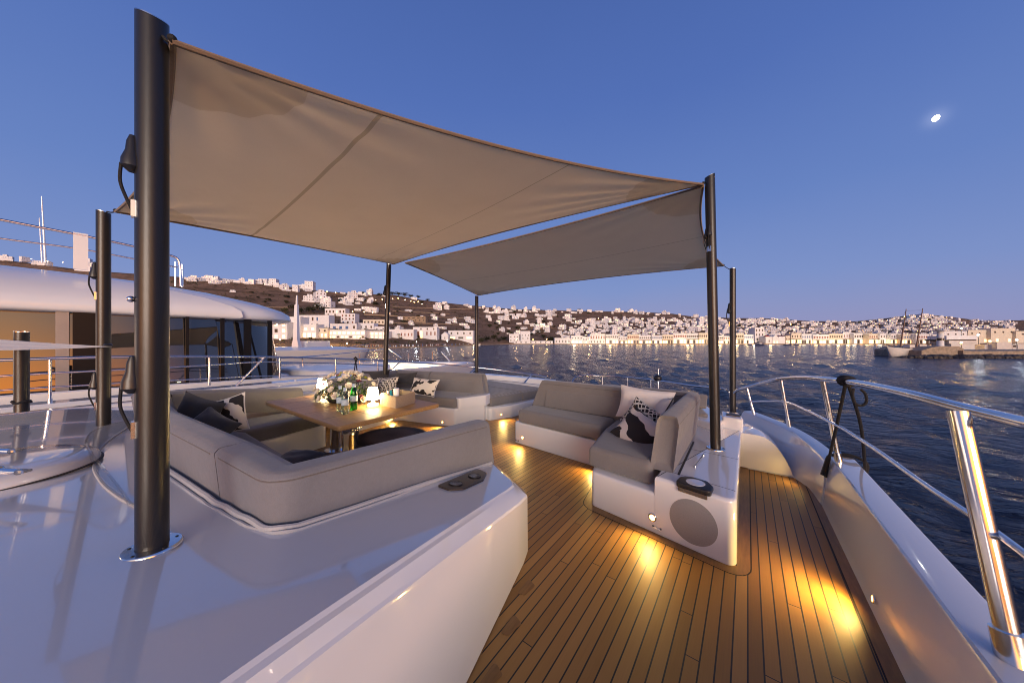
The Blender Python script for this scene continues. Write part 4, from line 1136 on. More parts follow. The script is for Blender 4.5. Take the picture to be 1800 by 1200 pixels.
# ================================================================ neighbouring yachts
M['mirror'] = None
m_, nt_, b_ = newmat('tinted_window_glass')
b_.inputs['Base Color'].default_value = (.012, .012, .014, 1); b_.inputs['Roughness'].default_value = .02; b_.inputs['IOR'].default_value = 2.05
M['mirror'] = m_
M['dark_deck'] = pbr('dark_void', (.008, .008, .009), .3, spec=.2)
M['post'] = pbr('grey_metal_post', (.30, .29, .28), .4, metal=.6)
M['glow_win'] = emit('lit_cabin_lamp', (1, .62, .22), 9)
def hull_boat(name, label, cat, curve, zg, depth, deck_drop, parts_mat=None, group=None, n=6):
    cs = spline([(x, y, 0) for x, y in curve], n); cx = sum(p.x for p in cs)/len(cs)
    t = thing(name, label, cat, (cx, cs[0].y, WATER), group)
    ymax = max(p.y for p in cs); y0 = cs[0].y
    mid = Vector((cx, y0+(ymax-y0)*.45, 0))
    def sc(p, k): return Vector((mid.x+(p.x-mid.x)*k, mid.y+(p.y-mid.y)*(k if p.y > mid.y else 1), 0))
    mb = MB(); rg = []
    for k, dz in ((.985, 0), (1, -.02), (1, -.12), (.99, -.7), (.95, -1.8), (.86, -3.2), (.78, -5.0)):
        rg.append([sc(p, k)+Vector((0, 0, max(WATER-1, zg(p.y)+dz))) for p in cs])
    mb.rings(rg, cap=False, closed=False); hl = mb.build('hull', M['gel2'], t, ang=50)
    mb = MB(); rg = []
    for k, dz in ((.985, 0), (.965, -.01), (.955, -.05), (.95, -deck_drop)):
        rg.append([sc(p, k)+Vector((0, 0, zg(p.y)+dz)) for p in cs])
    mb.rings(rg, cap=False, closed=False)
    h = len(cs)//2
    L_ = rg[-1]
    for i in range(h):
        j = len(cs)-1-i
        if j-1 > i: mb.add([L_[i], L_[i+1], L_[j-1], L_[j]], [(0, 1, 2, 3)])
    mb.build('bulwark_deck', M['gel2'], t, ang=40)
    return t
ny = hull_boat('motor_yacht', 'large white motor yacht moored alongside to port with dark mirror windows', 'yacht',
    [(-9.7, -14), (-9.5, -2), (-9.4, 3), (-9.7, 7), (-10.5, 10.2), (-11.3, 11.7), (-12.6, 10.9), (-15.2, 7), (-17, 2), (-17, -14)],
    lambda y: .72-.012*max(0, y)*1.6, 1, .62)
lipc = [(-11.0, -14), (-11.0, 0.8), (-11.08, 2.3), (-11.4, 3.3), (-12.3, 3.95), (-14, 4.2), (-15.6, 3.7), (-16.4, 2.5), (-16.6, .8), (-16.6, -14)]
lp_ = [(p.x, p.y) for p in spline([(x, y, 0) for x, y in lipc], 4)]
def lipo(d): return [(-13.8+(p[0]+13.8)*(2.8-d)/2.8, -14+(p[1]+14)*(17.6-2.2*d)/17.6) for p in lp_]
mb = MB(); rg = []
for ins, z in ((.25, 2.16), (.03, 2.19), (0, 2.24), (.02, 2.40), (.10, 2.52), (.35, 2.72), (.8, 2.95), (1.3, 3.12), (1.7, 3.2), (2.1, 3.24)):
    rg.append([Vector((p[0], p[1], z)) for p in lipo(ins)])
mb.rings(rg); mb.build('roof', M['gel2'], ny, ang=60)
mb = MB(); mb.rings([[Vector((p[0], p[1], z)) for p in lipo(i)] for z, i in ((.46, .12), (2.2, .26))], cap=False); mb.build('saloon_window', M['mirror'], ny, ang=20)
mb = MB(); mb.rings([[Vector((p[0], p[1], z)) for p in lipo(i)] for z, i in ((.0, .02), (.44, .02), (.47, .06), (.47, .3))], cap=False); mb.build('saloon_wall', M['gel2'], ny)
for k, (y, w, mt) in enumerate(((-.42, .16, 'chrome'), (-.15, .30, 'dark_deck'), (1.35, .06, 'dark_deck'), (2.0, .08, 'dark_deck'), (-4.2, .2, 'chrome'), (2.55, .16, 'dark_deck'), (3.1, .1, 'dark_deck'))):
    q = min(lp_[:len(lp_)//2], key=lambda p: abs(p[1]-y)); mb = MB(); x = -11.1 if y < 1.2 else q[0]-.08
    mb.box((x-.02, y, 1.32), (.06, w, 1.72)); mb.build('mullion', M['post'] if mt == 'chrome' else M[mt], ny)
for pts, r in (([atx(-90, 366, -12), atx(0, 386, -12), atx(150, 415, -12), atx(230, 432, -12), atx(300, 449, -12), atx(314, 458, -12), atx(317, 474, -12), atx(318, 503, -12)], .028), ([atx(-60, 408, -12), atx(0, 419, -12), atx(137, 437, -12), atx(230, 454, -12), atx(312, 470, -12)], .018)):
    mb = MB(); mb.tube(spline(pts, 4), r, 10); mb.build('top_rail', M['chrome'], ny)
mb = MB(); a, b = atx(143, 474, -12), atx(141, 410, -12); mb.box((a+b)/2, (.05, .20, (b-a).length)); mb.build('rail_panel', M['gel2'], ny)
mb = MB(); mb.tube([atx(320, 504, -12.2), atx(320, 465, -12.2)], .03, 8); mb.tube([atx(308, 503, -12.3), atx(308, 460, -12.3)], .02, 8); mb.build('stanchion', M['chrome'], ny)
for u0, v0, u1, v1, r in ((80, 462, 73, 345, .022), (74, 462, 69, 383, .014)):
    mb = MB(); mb.tube([atx(u0, v0, -13.5), atx(u1, v1, -13.5)], [r, r*.4], 8); mb.build('antenna', M['gel2'], ny)
# rail and stanchions along the neighbour's bow
bw1 = [atY(475, 632, 11.2), atY(540, 628, 12.3), atY(600, 621, 13.2), atY(655, 617, 14), atY(680, 612.5, 14.6)]
mb = MB(); mb.tube(spline([atY(300, 640, 9.5), atY(450, 632, 11), atY(560, 625, 13), atY(680, 613, 15.4)], 5), .02, 8); mb.build('bow_rail', M['chrome'], ny)
for u, vb, vt, Y in ((632, 640, 622, 14), (718, 640, 622, 15.5), (760, 632, 618, 15.6), (532, 640, 626, 13)):
    mb = MB(); mb.tube([atY(u, vb, Y), atY(u, vt, Y)], .03, 8); mb.build('stanchion', M['chrome'], ny)
for u0, v0, u1, v1, Y in ((682, 612, 706, 629, 15.4), (776, 618, 792, 636, 15.8)):
    mb = MB(); mb.tube([atY(u0, v0, Y), atY(u1, v1, Y)], .035, 8); mb.build('brace', M['chrome'], ny)
# low deck house and dark anchor bow fittings
mb = MB(); mb.prism(rpoly([(-10.6, 4.2), (-12.0, 7.6), (-14.6, 7.2), (-15.4, 3.8)], .5, 6), .0, .62, .18, 5); mb.build('deck_house', M['gel2'], ny)
mb = MB(); mb.tube(spline([atY(470, 661, 10.6), atY(560, 656, 11.6), atY(625, 652, 12.4), atY(636, 656, 12.6), atY(638, 664, 12.6)], 5), .04, 8); mb.build('grab_rail', M['rubber'], ny)
for q in ((-13.6, 8.6, .05), (-15.2, 5.8, .1), (-12.6, 9.6, 0), (-14.5, 7.4, .1)):
    mb = MB(); mb.sphere((q[0], q[1], q[2]), .04, 8, 6); mb.build('deck_lamp', M['glow_win'], ny)
    l = bpy.data.lights.new('deck_lamp', 'POINT'); l.energy = 14; l.color = (1, .74, .32); l.shadow_soft_size = .05
    o = bpy.data.objects.new('deck_lamp', l); COL.objects.link(o); o.location = (q[0], q[1], q[2]+.12)
# second yacht further out
def rot_curve(tip, ang, Lh, W):
    d = Vector((math.cos(ang), math.sin(ang), 0)); e = Vector((d.y, -d.x, 0)); out = []
    for a, w in ((-1, 1), (-.5, 1), (-.22, .8), (-.07, .45), (0, 0), (-.07, -.45), (-.22, -.8), (-.5, -1), (-1, -1)):
        p = tip+d*(Lh*a)+e*(W*w); out.append(p)
    return out
tip = atY(650, 612, 27); cs = rot_curve(tip, R(62), 15, 3.0)
t2y = thing('motor_yacht', 'second white yacht bow lying beyond the first with a white mast', 'yacht', (tip.x, tip.y, WATER))
mid = sum(cs, Vector())/len(cs); css = spline(cs, 5)
mb = MB(); rg = []
for k, z in ((.55, 1.1), (.8, 1.02), (.97, .9), (1, .86), (.97, .5), (.86, -1.2), (.72, -3.3), (.65, -4.4)):
    rg.append([Vector((mid.x+(p.x-mid.x)*k, mid.y+(p.y-mid.y)*k, z)) for p in css])
mb.rings(rg, closed=False, cap=False); mb.build('hull', M['gel2'], t2y, ang=60)
mb = MB(); n_ = len(css); tp = rg[0]
for i in range(n_//2-1): mb.add([tp[i], tp[i+1], tp[n_-2-i], tp[n_-1-i]], [(0, 1, 2, 3)])
mb.build('foredeck', M['gel2'], t2y)
mb = MB(); b0 = atY(521, 616, 24); hh = 97/F*24
def mrow(z, w, d, ox=0): return [b0+Vector((CY*(a*w+ox)-SY*e*d, SY*(a*w+ox)+CY*e*d, z)) for a, e in ((-1, -1), (1, -1), (1, 1), (-1, 1))]
mb.rings([mrow(0, .25, .2, .03), mrow(hh*.10, .25, .2, .03), mrow(hh*.20, .16, .16), mrow(hh*.82, .105, .1, .02), mrow(hh*.84, .06, .06, .04), mrow(hh, .04, .04, .04)]); mb.build('mast', M['gel2'], t2y, ang=25)
mb = MB(); mb.tube([atY(470, 632, 24), atY(560, 618, 25), atY(648, 604.5, 26.5)], .03, 6); mb.build('bow_rail', M['chrome'], t2y)
wh = atY(553, 606, 26); mb = MB(); mb.box(wh, (.8, 2.6, .65), R(-8)+YAW-R(90)+R(90)); mb.build('hatch_cover', M['gel2'], t2y)

# ================================================================ sea
def water_mat():
    m, nt, b = newmat('sea_water')
    b.inputs['Base Color'].default_value = (.003, .012, .042, 1); b.inputs['Roughness'].default_value = .17
    b.inputs['IOR'].default_value = 1.33; b.inputs['Specular IOR Level'].default_value = .5
    n1 = noise(nt, coords(nt, (1.0, 1.6, 1), rot=(0, 0, .6)), 2.1, 5, .62); n2 = noise(nt, coords(nt, (1, 1.5, 1), rot=(0, 0, -.2)), 8.5, 3, .6)
    n3 = noise(nt, coords(nt, (1.0, 1.8, 1), rot=(0, 0, .3)), .9, 3, .5)
    h = math_(nt, 'ADD', math_(nt, 'MULTIPLY', n1.outputs['Fac'], .30), math_(nt, 'ADD', math_(nt, 'MULTIPLY', n2.outputs['Fac'], .055), math_(nt, 'MULTIPLY', n3.outputs['Fac'], .75)))
    bump(nt, b, h, 1.0, 1.5)
    return m
M['sea'] = water_mat()
mb = MB(); NA, NR = 420, 150
wr = random.Random(3); wv = []
for i in range(42):
    lam = 10**wr.uniform(-.12, .85); th = R(205)+wr.gauss(0, .55)
    wv.append((2*math.pi/lam*math.cos(th), 2*math.pi/lam*math.sin(th), .0085*lam**.8, wr.uniform(0, 6.28), lam))
def wave(x, y, dist, cell):
    z = 0
    for kx, ky, a, p, lam in wv:
        if lam < cell*2.2: continue
        z += a*math.sin(kx*x+ky*y+p)
    return z
rad = [0.0]+[1.2*(2600/1.2)**(i/NR) for i in range(NR+1)]
vs = [(0, 0, 0)]; fsx = []
for i, r_ in enumerate(rad[1:]):
    for k in range(NA):
        w = 2*math.pi*k/NA; x, y = r_*math.cos(w), r_*math.sin(w)
        vs.append((x, y, wave(x, y, r_, r_*2*math.pi/NA) if (k < 230 or k > 330) and r_ < 260 else 0))
for k in range(NA): fsx.append((0, 1+k, 1+(k+1) % NA))
for i in range(NR):
    for k in range(NA):
        a = 1+i*NA+k; b = 1+i*NA+(k+1) % NA; fsx.append((a, a+NA, b+NA, b))
mb.add([(x, y, z+WATER) for x, y, z in vs], fsx)
sea = mb.build('water', M['sea'], recalc=False, ang=180, loc=(0, 0, WATER)); tag(sea, 'dark blue rippled harbour water', kind='structure')

# ================================================================ shore and hills
SHORE = [(-700, 622), (300, 616), (450, 613), (650, 612), (720, 611), (790, 608.5), (840, 606.3), (900, 605), (1500, 605), (1600, 605.5), (1800, 606), (2600, 606)]
RIDGE = [(-700, 405), (0, 456), (150, 475), (320, 487), (400, 493), (470, 498), (500, 503), (560, 511), (620, 516), (690, 518), (740, 527), (800, 534), (850, 539), (900, 543), (960, 545), (1050, 547), (1120, 548), (1180, 551), (1215, 556), (1290, 559), (1340, 559), (1420, 564), (1500, 565), (1560, 559), (1600, 554), (1625, 552), (1680, 558), (1720, 563), (1800, 563), (2600, 568)]
YR = [(-700, 420), (300, 480), (500, 560), (700, 650), (900, 800), (1200, 900), (1600, 1000), (2600, 1100)]
def terr(u, s):
    vs_, vr = lerp_table(SHORE, u), lerp_table(RIDGE, u)
    ys = 5.0*F/(vs_-V0); v = vs_+(vr-vs_)*s
    return v, ys+(lerp_table(YR, u)-ys)*s**1.25
def terrY(u, v):
    vs_, vr = lerp_table(SHORE, u), lerp_table(RIDGE, u)
    s = max(0.0, min(1.0, (vs_-v)/(vs_-vr))); return terr(u, s)[1]
hr = random.Random(9)
def hmat():
    m, nt, b = newmat('dry_hillside')
    v = coords(nt)
    n1 = noise(nt, v, .035, 6, .62); n2 = noise(nt, v, .22, 5, .65)
    z = N(nt, 'ShaderNodeSeparateXYZ'); ln(nt, v, z.inputs[0])
    n3 = noise(nt, coords(nt, (.02, .02, .28)), 1.0, 4, .6)
    f = math_(nt, 'ADD', math_(nt, 'MULTIPLY', n1.outputs['Fac'], .4), math_(nt, 'ADD', math_(nt, 'MULTIPLY', n2.outputs['Fac'], .3), math_(nt, 'MULTIPLY', n3.outputs['Fac'], .3)))
    ln(nt, ramp(nt, f, [(.34, (.045, .038, .021)), (.44, (.125, .082, .051)), (.53, (.21, .136, .090)), (.66, (.29, .20, .135))]), b.inputs['Base Color'])
    b.inputs['Roughness'].default_value = .95; b.inputs['Specular IOR Level'].default_value = .1
    bump(nt, b, n2.outputs['Fac'], .6, 2.0)
    return m
M['hill'] = hmat()
mb = MB(); us = list(range(-700, 2601, 12)); ns = 46; vs = []
for s_i in range(ns+4):
    for u in us:
        if s_i <= ns:
            s = s_i/ns; v, Y = terr(u, s)
            jit = math.sin(u*.031+s*9)*.6+math.sin(u*.083-s*14)*.35
            st = (s*16) % 1
            v += jit*s*1.6*(1-s)+(0.55*(st-.5) if 0.1 < s < .98 else 0)
            if s_i == 0: v = lerp_table(SHORE, u)
            p = atY(u, v, Y)
            if s_i == 0: p.z = WATER-.6
        else:
            v, Y = terr(u, 1.0); p = atY(u, v, Y); k = s_i-ns
            d = Vector((p.x, p.y, 0)); d.normalize(); p = p+d*k*90; p.z -= k*k*6
        vs.append(p)
W_ = len(us)
mb.add(vs, [(j*W_+i, j*W_+i+1, (j+1)*W_+i+1, (j+1)*W_+i) for j in range(ns+3) for i in range(W_-1)])
tag(mb.build('hills', M['hill'], recalc=False, ang=180, loc=(0, 0, WATER)), 'dry brown hillside rising behind the white harbour town', kind='structure')
# far dark islands to the west, on the sunset side behind the camera
for cx, cy, w_, h_ in ((1500, -500, 1300, 75), (1500, 350, 900, 95), (900, -1500, 900, 80)):
    mb = MB(); d = Vector((cx, cy, 0)).normalized(); e = Vector((-d.y, d.x, 0)); rg = []
    for i in range(25):
        t = i/24*2-1; hgt = h_*max(.02, (1-t*t))*(.75+.25*math.sin(t*7+cx)); c = Vector((cx, cy, WATER))+e*t*w_/2
        rg.append([c-d*60+Vector((0, 0, -2)), c-d*25+Vector((0, 0, hgt*.6)), c+Vector((0, 0, hgt)), c+d*80+Vector((0, 0, -2))])
    mb.rings(rg, closed=False, cap=False); tag(mb.build('hills', M['hill'], ang=180), 'dark low island across the bay', kind='structure')

# ================================================================ town
M['wash'] = pbr('whitewash', (.63, .64, .67), .85, var=.07, vs=.7)
M['wash2'] = pbr('cream_plaster', (.60, .55, .46), .85, var=.08, vs=.7)
M['stone'] = pbr('tan_masonry', (.24, .18, .13), .9, var=.25, vs=1.5)
M['wdark'] = pbr('dark_window', (.03, .028, .028), .3)
M['wblue'] = pbr('blue_shutter', (.05, .12, .28), .5)
M['wred'] = pbr('brown_red_shutter', (.20, .06, .035), .5)
M['red'] = pbr('red_dome_paint', (.26, .05, .035), .6)
M['wlit'] = emit('lit_window', (1, .47, .10), 1.5)
M['shop'] = emit('lit_shopfront', (1, .55, .15), 1.2)
M['awn'] = pbr('pale_awning', (.55, .46, .34), .8)
TM = [M['wash'], M['wdark'], M['wlit'], M['wblue'], M['wred'], M['wash2']]
def winbox(mb, x, y, z, w, h, slot, d=.12):
    mb.slot = slot; mb.box((x, y, z), (w, d, h)); mb.slot = 0
def house_proto(k):
    r = random.Random(100+k); mb = MB(); st = 2 if k % 3 else 1
    W, D, Hh = r.uniform(8, 13), r.uniform(7, 10), 3.1*st+.4
    mb.box((0, 0, Hh/2-3), (W, D, Hh+6)); mb.box((0, 0, Hh+.12), (W+.24, D+.24, .24))
    def face(xc, w, z0, stn, yf):
        for f in range(stn):
            n = max(1, int(w/2.6))
            for i in range(n):
                x = xc-w/2+w*(i+.5)/n; q = r.random()
                sl = 2 if q < (.06 if k % 4 else .3) else (3 if (k % 5 == 0) else (4 if k % 7 == 0 else 1))
                door = f == 0 and i == n//2
                winbox(mb, x, yf, z0+f*3.1+(1.05 if door else 1.75), .9, 2.1 if door else 1.15, sl)
    face(0, W, 0, st, -D/2)
    for sg in (-1, 1):
        winbox(mb, sg*W/2, -D*.1, 1.7, .12, 1.3, 1, 1.0)
    if k % 2 == 0:
        w2 = W*.55; x2 = r.choice((-1, 1))*W*.62; mb.box((x2, .8, 1.6-3), (w2, D*.8, 3.2+6)); mb.box((x2, .8, 3.3), (w2+.2, D*.8+.2, .2)); face(x2, w2, 0, 1, .8-D*.4)
    if k % 3 == 1:
        w3 = W*.5; mb.box((W*.12, 1.0, Hh+1.3), (w3, D*.6, 2.6)); winbox(mb, W*.12, 1.0-D*.3, Hh+1.2, 1.1, 1.4, 1); mb.box((W*.12, 1.0, Hh+2.68), (w3+.2, D*.6+.2, .18))
    for i in range(r.randint(1, 2)): mb.box((r.uniform(-W*.4, W*.4), r.uniform(-1, 2), Hh+.7), (.6, .6, 1.0))
    if k % 4 == 1:     # terrace wall in front
        mb.box((0, -D/2-2.2, -2.2), (W*1.25, .4, 5.2))
    me = mb.build('white_house', TM, loc=(0, 0, 0), ang=20)
    return me, W, Hh, st
protos = [house_proto(k) for k in range(14)]
def facing(u): return YAW-math.atan((u-900)/F)
LM = [(240, 'left of the foreground pole'), (330, 'right of the foreground pole'), (430, 'above the neighbour yacht roof'), (500, 'above the yacht roof tip'), (545, 'right of the white mast'), (600, 'between mast and flowers'), (660, 'left of the flowers pole'), (720, 'right of the flowers pole'), (775, 'between two far poles'), (830, 'left of the thinnest pole'), (880, 'right of the thinnest pole'), (930, 'above the sunpad'), (985, 'above the sofa left end'), (1040, 'above the bow rail'), (1100, 'above the sofa middle'), (1150, 'above the bow post'), (1200, 'above the sofa right end'), (1245, 'left of the console pole'), (1290, 'between both starboard poles'), (1335, 'behind the fishing boat'), (1390, 'behind the red chapels'), (1440, 'above the rail bend'), (1500, 'above the rope sling'), (1570, 'left of the schooner'), (1625, 'behind the schooner masts'), (1680, 'behind the lighthouse'), (1730, 'above the pier lamps'), (3000, 'above the pier far right')]
def landmark(u):
    for a, s in LM:
        if u < a: return s
def place_house(k, u, v, wpx, label_extra, rot=None, first={}):
    o0, W, Hh, st = protos[k]
    Y = terrY(u, v)
    if k in first: o = o0.copy(); COL.objects.link(o)
    else: o = o0; first[k] = 1
    p = atY(u, v, Y); s = wpx*Y/F/W
    o.location = p; o.scale = (s, s*hr.uniform(.9, 1.2), s*hr.uniform(.85, 1.15))
    o.rotation_euler = (0, 0, facing(u)+(hr.uniform(-.6, .6) if rot is None else rot))
    vr, vsr = lerp_table(RIDGE, u), lerp_table(SHORE, u); t = (v-vr)/(vsr-vr)
    band = 'on the skyline' if t < .12 else 'high up' if t < .35 else 'halfway up' if t < .62 else 'low down' if t < .85 else 'near the quay'
    sz = 'tiny' if wpx < 6 else 'small' if wpx < 9 else 'mid-sized' if wpx < 14 else 'broad'
    ft = ('low ' if st == 1 else 'two-storey ')
    ex = 'with lit windows' if k % 4 == 0 else 'with blue shutters' if k % 5 == 0 else 'with roof room' if k % 3 == 1 else 'with side wing' if k % 2 == 0 else 'with dark windows'
    tag(o, f'{sz} {ft}white house {ex} {band} {landmark(u)}', 'house', 'white houses of the hillside town')
    return o
spots = []
def free(u, v, du, dv):
    for a, b in spots:
        if abs(a-u) < du and abs(b-v) < dv: return False
    spots.append((u, v)); return True
def scatter(n, fu, fv, fw, tries=40, du=.8, dv=3.0, rot=None):
    c = 0
    for _ in range(n*tries):
        if c >= n: break
        u = fu(); v = fv(u); w = fw(u, v)
        if not free(u, v, w*du, dv): continue
        place_house(hr.randrange(14), u, v, w, '', rot); c += 1
U = hr.uniform
def ridge_v(u, a, b): return lerp_table(RIDGE, u)+U(a, b)
# skyline clusters
scatter(46, lambda: U(325, 1500), lambda u: ridge_v(u, .5, 4), lambda u, v: U(6, 9) if u < 700 else U(5, 8), dv=2.2)
for cu, cv, n, sw, sh, w in ((25, 456, 3, 20, 1, 9), (85, 464, 3, 24, 1, 9), (152, 470, 2, 9, 1, 15), (465, 499, 4, 22, 3, 10), (520, 508, 5, 26, 4, 11), (555, 529, 4, 24, 3, 14), (568, 538, 2, 12, 2, 14), (612, 528, 7, 18, 7, 10), (645, 546, 5, 18, 3, 10), (640, 530, 3, 14, 3, 9), (815, 566, 7, 30, 6, 9), (905, 556, 8, 26, 9, 8), (935, 573, 6, 20, 6, 8), (985, 560, 6, 20, 6, 8), (965, 577, 6, 28, 6, 8), (780, 541, 3, 12, 3, 8), (880, 548, 5, 26, 5, 8), (350, 492, 5, 20, 2, 9), (405, 496, 6, 28, 2, 9), (410, 512, 1, 3, 1, 8)):
    scatter(n, lambda: cu+U(-sw, sw), lambda u: cv+U(-sh, sh), lambda u, v: w*U(.75, 1.25), dv=3.4)
scatter(34, lambda: U(680, 1000), lambda u: U(546, 592), lambda u, v: U(6, 9), dv=4)
# dense old town
scatter(100, lambda: U(985, 1295), lambda u: 597-(U(0, 1)**1.1)*min(34, 14+(u-985)*.35 if u < 1050 else 32), lambda u, v: U(6, 10), dv=3.0)
scatter(34, lambda: U(1290, 1480), lambda u: U(566, 596), lambda u, v: U(6, 10), dv=3.0)
scatter(40, lambda: U(1480, 1790), lambda u: ridge_v(u, 4, 34), lambda u, v: U(5, 8), dv=2.6)
n_house = len([o for o in bpy.data.objects if o.get('category') == 'house'])
# the rest of the town, further back and smaller, as one mass
stf = MB()
def stuff_house(u, v, w):
    Y = terrY(u, v)+6; p = atY(u, v, Y); k = w*Y/F; h = k*U(.45, .8); a = facing(u)+U(-.5, .5)
    Mz = Matrix.Rotation(a, 3, 'Z'); stf.slot = 0
    stf.box((p.x, p.y, p.z+h/2-3), (k, k*.9, h+6), a)
    for i in range(2 if w > 4 else 1):
        q = Mz @ Vector(((i-.5)*k*.45, -k*.45-.05, 0)); stf.slot = 2 if hr.random() < .3 else 1
        stf.box((p.x+q.x, p.y+q.y, p.z+h*.55), (k*.15, .1, h*.3), a)
    stf.slot = 0
for _ in range(1500):
    u = U(1000, 1790); vr = lerp_table(RIDGE, u); v = U(max(vr+2, 560 if u < 1290 else vr+2), 599)
    if free(u, v, 3.0, 1.6): stuff_house(u, v, U(3.5, 6.5))
for _ in range(60):
    u = U(840, 1300); v = lerp_table(RIDGE, u)+U(1, 5)
    if free(u, v, 4, 2): stuff_house(u, v, U(3, 5.5))
tag(stf.build('town', TM, loc=(0, 0, 0), ang=20), 'mass of tiny white cube houses filling the gaps of the old town', 'town', kind='stuff')

# named larger buildings: wall + each window a part
def building(name, label, u0, u1, vt, vb, wins, depth=10, mat='wash', dY=0, rot=0, extra=None, cat='building', group='large white buildings by the shore', parapet=True):
    uc = (u0+u1)/2; Y = terrY(uc, vb)+dY; p = atY(uc, vb, Y); W = (u1-u0)*Y/F; Hh = (vb-vt)*Y/F
    a = facing(uc)*.0+YAW+rot; Mz = Matrix.Rotation(a, 3, 'Z')
    t = thing(name, label, cat, p, group)
    L = lambda x, y, z: p+Mz @ Vector((x, y, z))
    mb = MB(); c = L(0, depth/2, Hh/2-3); mb.box(c, (W, depth, Hh+6), a)
    if parapet: mb.box(L(0, depth/2, Hh+.1), (W+.3, depth+.3, .22), a)
    mb.build('wall', M[mat], t)
    for fu, fv, fw, fh, kind in wins:
        x = (fu-.5)*W; z = fv*Hh
        mb = MB(); mb.box(L(x, -.06, z), (fw*W, .16, fh*Hh), a); o = mb.build('window' if kind != 'shop' else 'shopfront', M[{'d': 'wdark', 'l': 'wlit', 'b': 'wblue', 'r': 'wred', 'shop': 'shop'}[kind]], t)
    if extra == 'awning':
        mb = MB(); mb.box(L(0, -1.3, Hh*.46), (W*.94, 2.6, .18), a, M=Mz @ Matrix.Rotation(R(12), 3, 'X')); mb.build('awning', M['awn'], t)
    if extra == 'gable':
        mb = MB(); q = [L(-W/2, -.01, Hh), L(W/2, -.01, Hh), L(0, -.01, Hh+W*.42), L(-W/2, depth, Hh), L(W/2, depth, Hh), L(0, depth, Hh+W*.42)]
        mb.add(q, [(0, 1, 2), (3, 5, 4), (0, 2, 5, 3), (1, 4, 5, 2), (0, 3, 4, 1)]); mb.build('roof', M['wash'], t)
    if extra == 'dome':
        mb = MB(); c = L(0, depth*.4, Hh); mb.lathe([(W*.42, 0), (W*.42, .3), (W*.36, W*.12), (W*.2, W*.24), (0, W*.28)], c, 16); mb.build('dome', M['red'], t)
    if extra == 'hip':
        mb = MB(); q = [L(-W/2-.3, -.3, Hh), L(W/2+.3, -.3, Hh), L(W/2+.3, depth+.3, Hh), L(-W/2-.3, depth+.3, Hh), L(-W*.2, depth/2, Hh+W*.16), L(W*.2, depth/2, Hh+W*.16)]
        mb.add(q, [(0, 1, 5, 4), (1, 2, 5), (2, 3, 4, 5), (3, 0, 4), (3, 2, 1, 0)]); mb.build('roof', M['red'], t)
    return t
def row(n, fv, fw, fh, kinds, a=0, b=1):
    return [(a+(b-a)*(i+.5)/n, fv, fw, fh, kinds[i % len(kinds)]) for i in range(n)]
B = building
B('hotel', 'three-storey white hotel with balconies left of the white mast', 479, 505, 566, 596, row(2, .16, .2, .2, 'll')+row(2, .5, .2, .2, 'dl')+row(2, .82, .18, .14, 'll'))
B('house', 'tall plain white house with a lit archway behind the white mast', 504, 528, 557, 595, row(2, .8, .1, .12, 'd')+row(1, .4, .1, .16, 'd')+row(1, .12, .3, .2, 'l'), dY=4)
B('hotel', 'long white hotel with blue shuttered balconies above the brightly lit front', 524, 578, 554, 577, row(4, .72, .05, .26, 'bbdb', .1, .7)+row(3, .25, .05, .2, 'ddd', .2, .7), dY=12)
B('restaurant', 'brightly lit white restaurant front with glowing arches right of the mast', 531, 556, 570, 594, row(3, .2, .22, .34, ('shop',))+row(2, .66, .2, .18, 'l'))
B('house', 'lit cream house next to the brightly lit restaurant', 556, 576, 577, 594, row(3, .3, .16, .36, 'lll')+row(2, .75, .14, .2, 'd'), mat='wash2')
B('restaurant', 'long arcaded restaurant with a row of orange lit windows', 576, 642, 580, 595, row(8, .66, .085, .3, ('l',))+row(9, .2, .07, .22, ('shop', 'l', 'd')), mat='wash', extra=None)
B('restaurant', 'right wing of the arcaded restaurant with orange windows left of the pole', 643, 680, 582, 595, row(5, .66, .12, .3, ('l',))+row(5, .2, .1, .24, ('l', 'shop')))
B('house', 'white house with three blue shuttered windows above the arcade', 580, 627, 569, 581, row(3, .45, .1, .42, 'b', .05, .75)+row(1, .5, .07, .4, 'd', .8, 1), dY=8)
B('house', 'white house with small dark windows above the arcade wing', 630, 657, 568, 581, row(3, .5, .09, .3, 'd'), dY=8)
B('house', 'low white annex at the right above the arcade wing', 657, 679, 574, 582, row(2, .5, .08, .3, 'd'), dY=8)
B('house', 'white terraced house with green plants halfway above the arcade', 571, 607, 542, 556, row(6, .6, .07, .3, 'dddldd')+row(3, .2, .06, .25, 'd'), dY=4)
B('house', 'three-storey white house with red and brown shutters above the blue shuttered house', 599, 624, 551, 569, row(4, .8, .09, .17, 'rdrd')+row(4, .48, .09, .17, 'drdd')+row(3, .15, .1, .17, 'bdr'), dY=4)
B('house', 'long low cream row house above the arcade wing', 638, 676, 562, 570, row(6, .5, .07, .4, 'd'), mat='wash2', dY=3)
B('building', 'white public building with brown shutters right of the pole above the flowers', 683, 727, 579, 595, row(4, .45, .04, .32, 'r', .45, 1)+row(1, .45, .06, .34, 'd', .02, .12))
B('building', 'white hall with a tall brown door in the gap between two poles', 726, 768, 575, 595, row(1, .4, .1, .5, 'r', .1, .3)+row(1, .36, .1, .6, 'l', .26, .42)+row(3, .45, .05, .3, 'r', .5, 1)+row(3, .85, .05, .16, 'd', .2, 1), dY=1)
B('chapel', 'tiny white chapel with a pitched roof left of the thinnest far pole', 776, 788, 588, 598, row(1, .4, .1, .4, 'd'), extra='gable', parapet=False, cat='chapel', group=None, depth=9)
B('building', 'long white building with a lit terrace beside the tiny chapel', 788, 832, 581, 599, row(3, .3, .2, .2, ('l', 'd', 'l'))+row(4, .75, .06, .2, 'd'), dY=4)
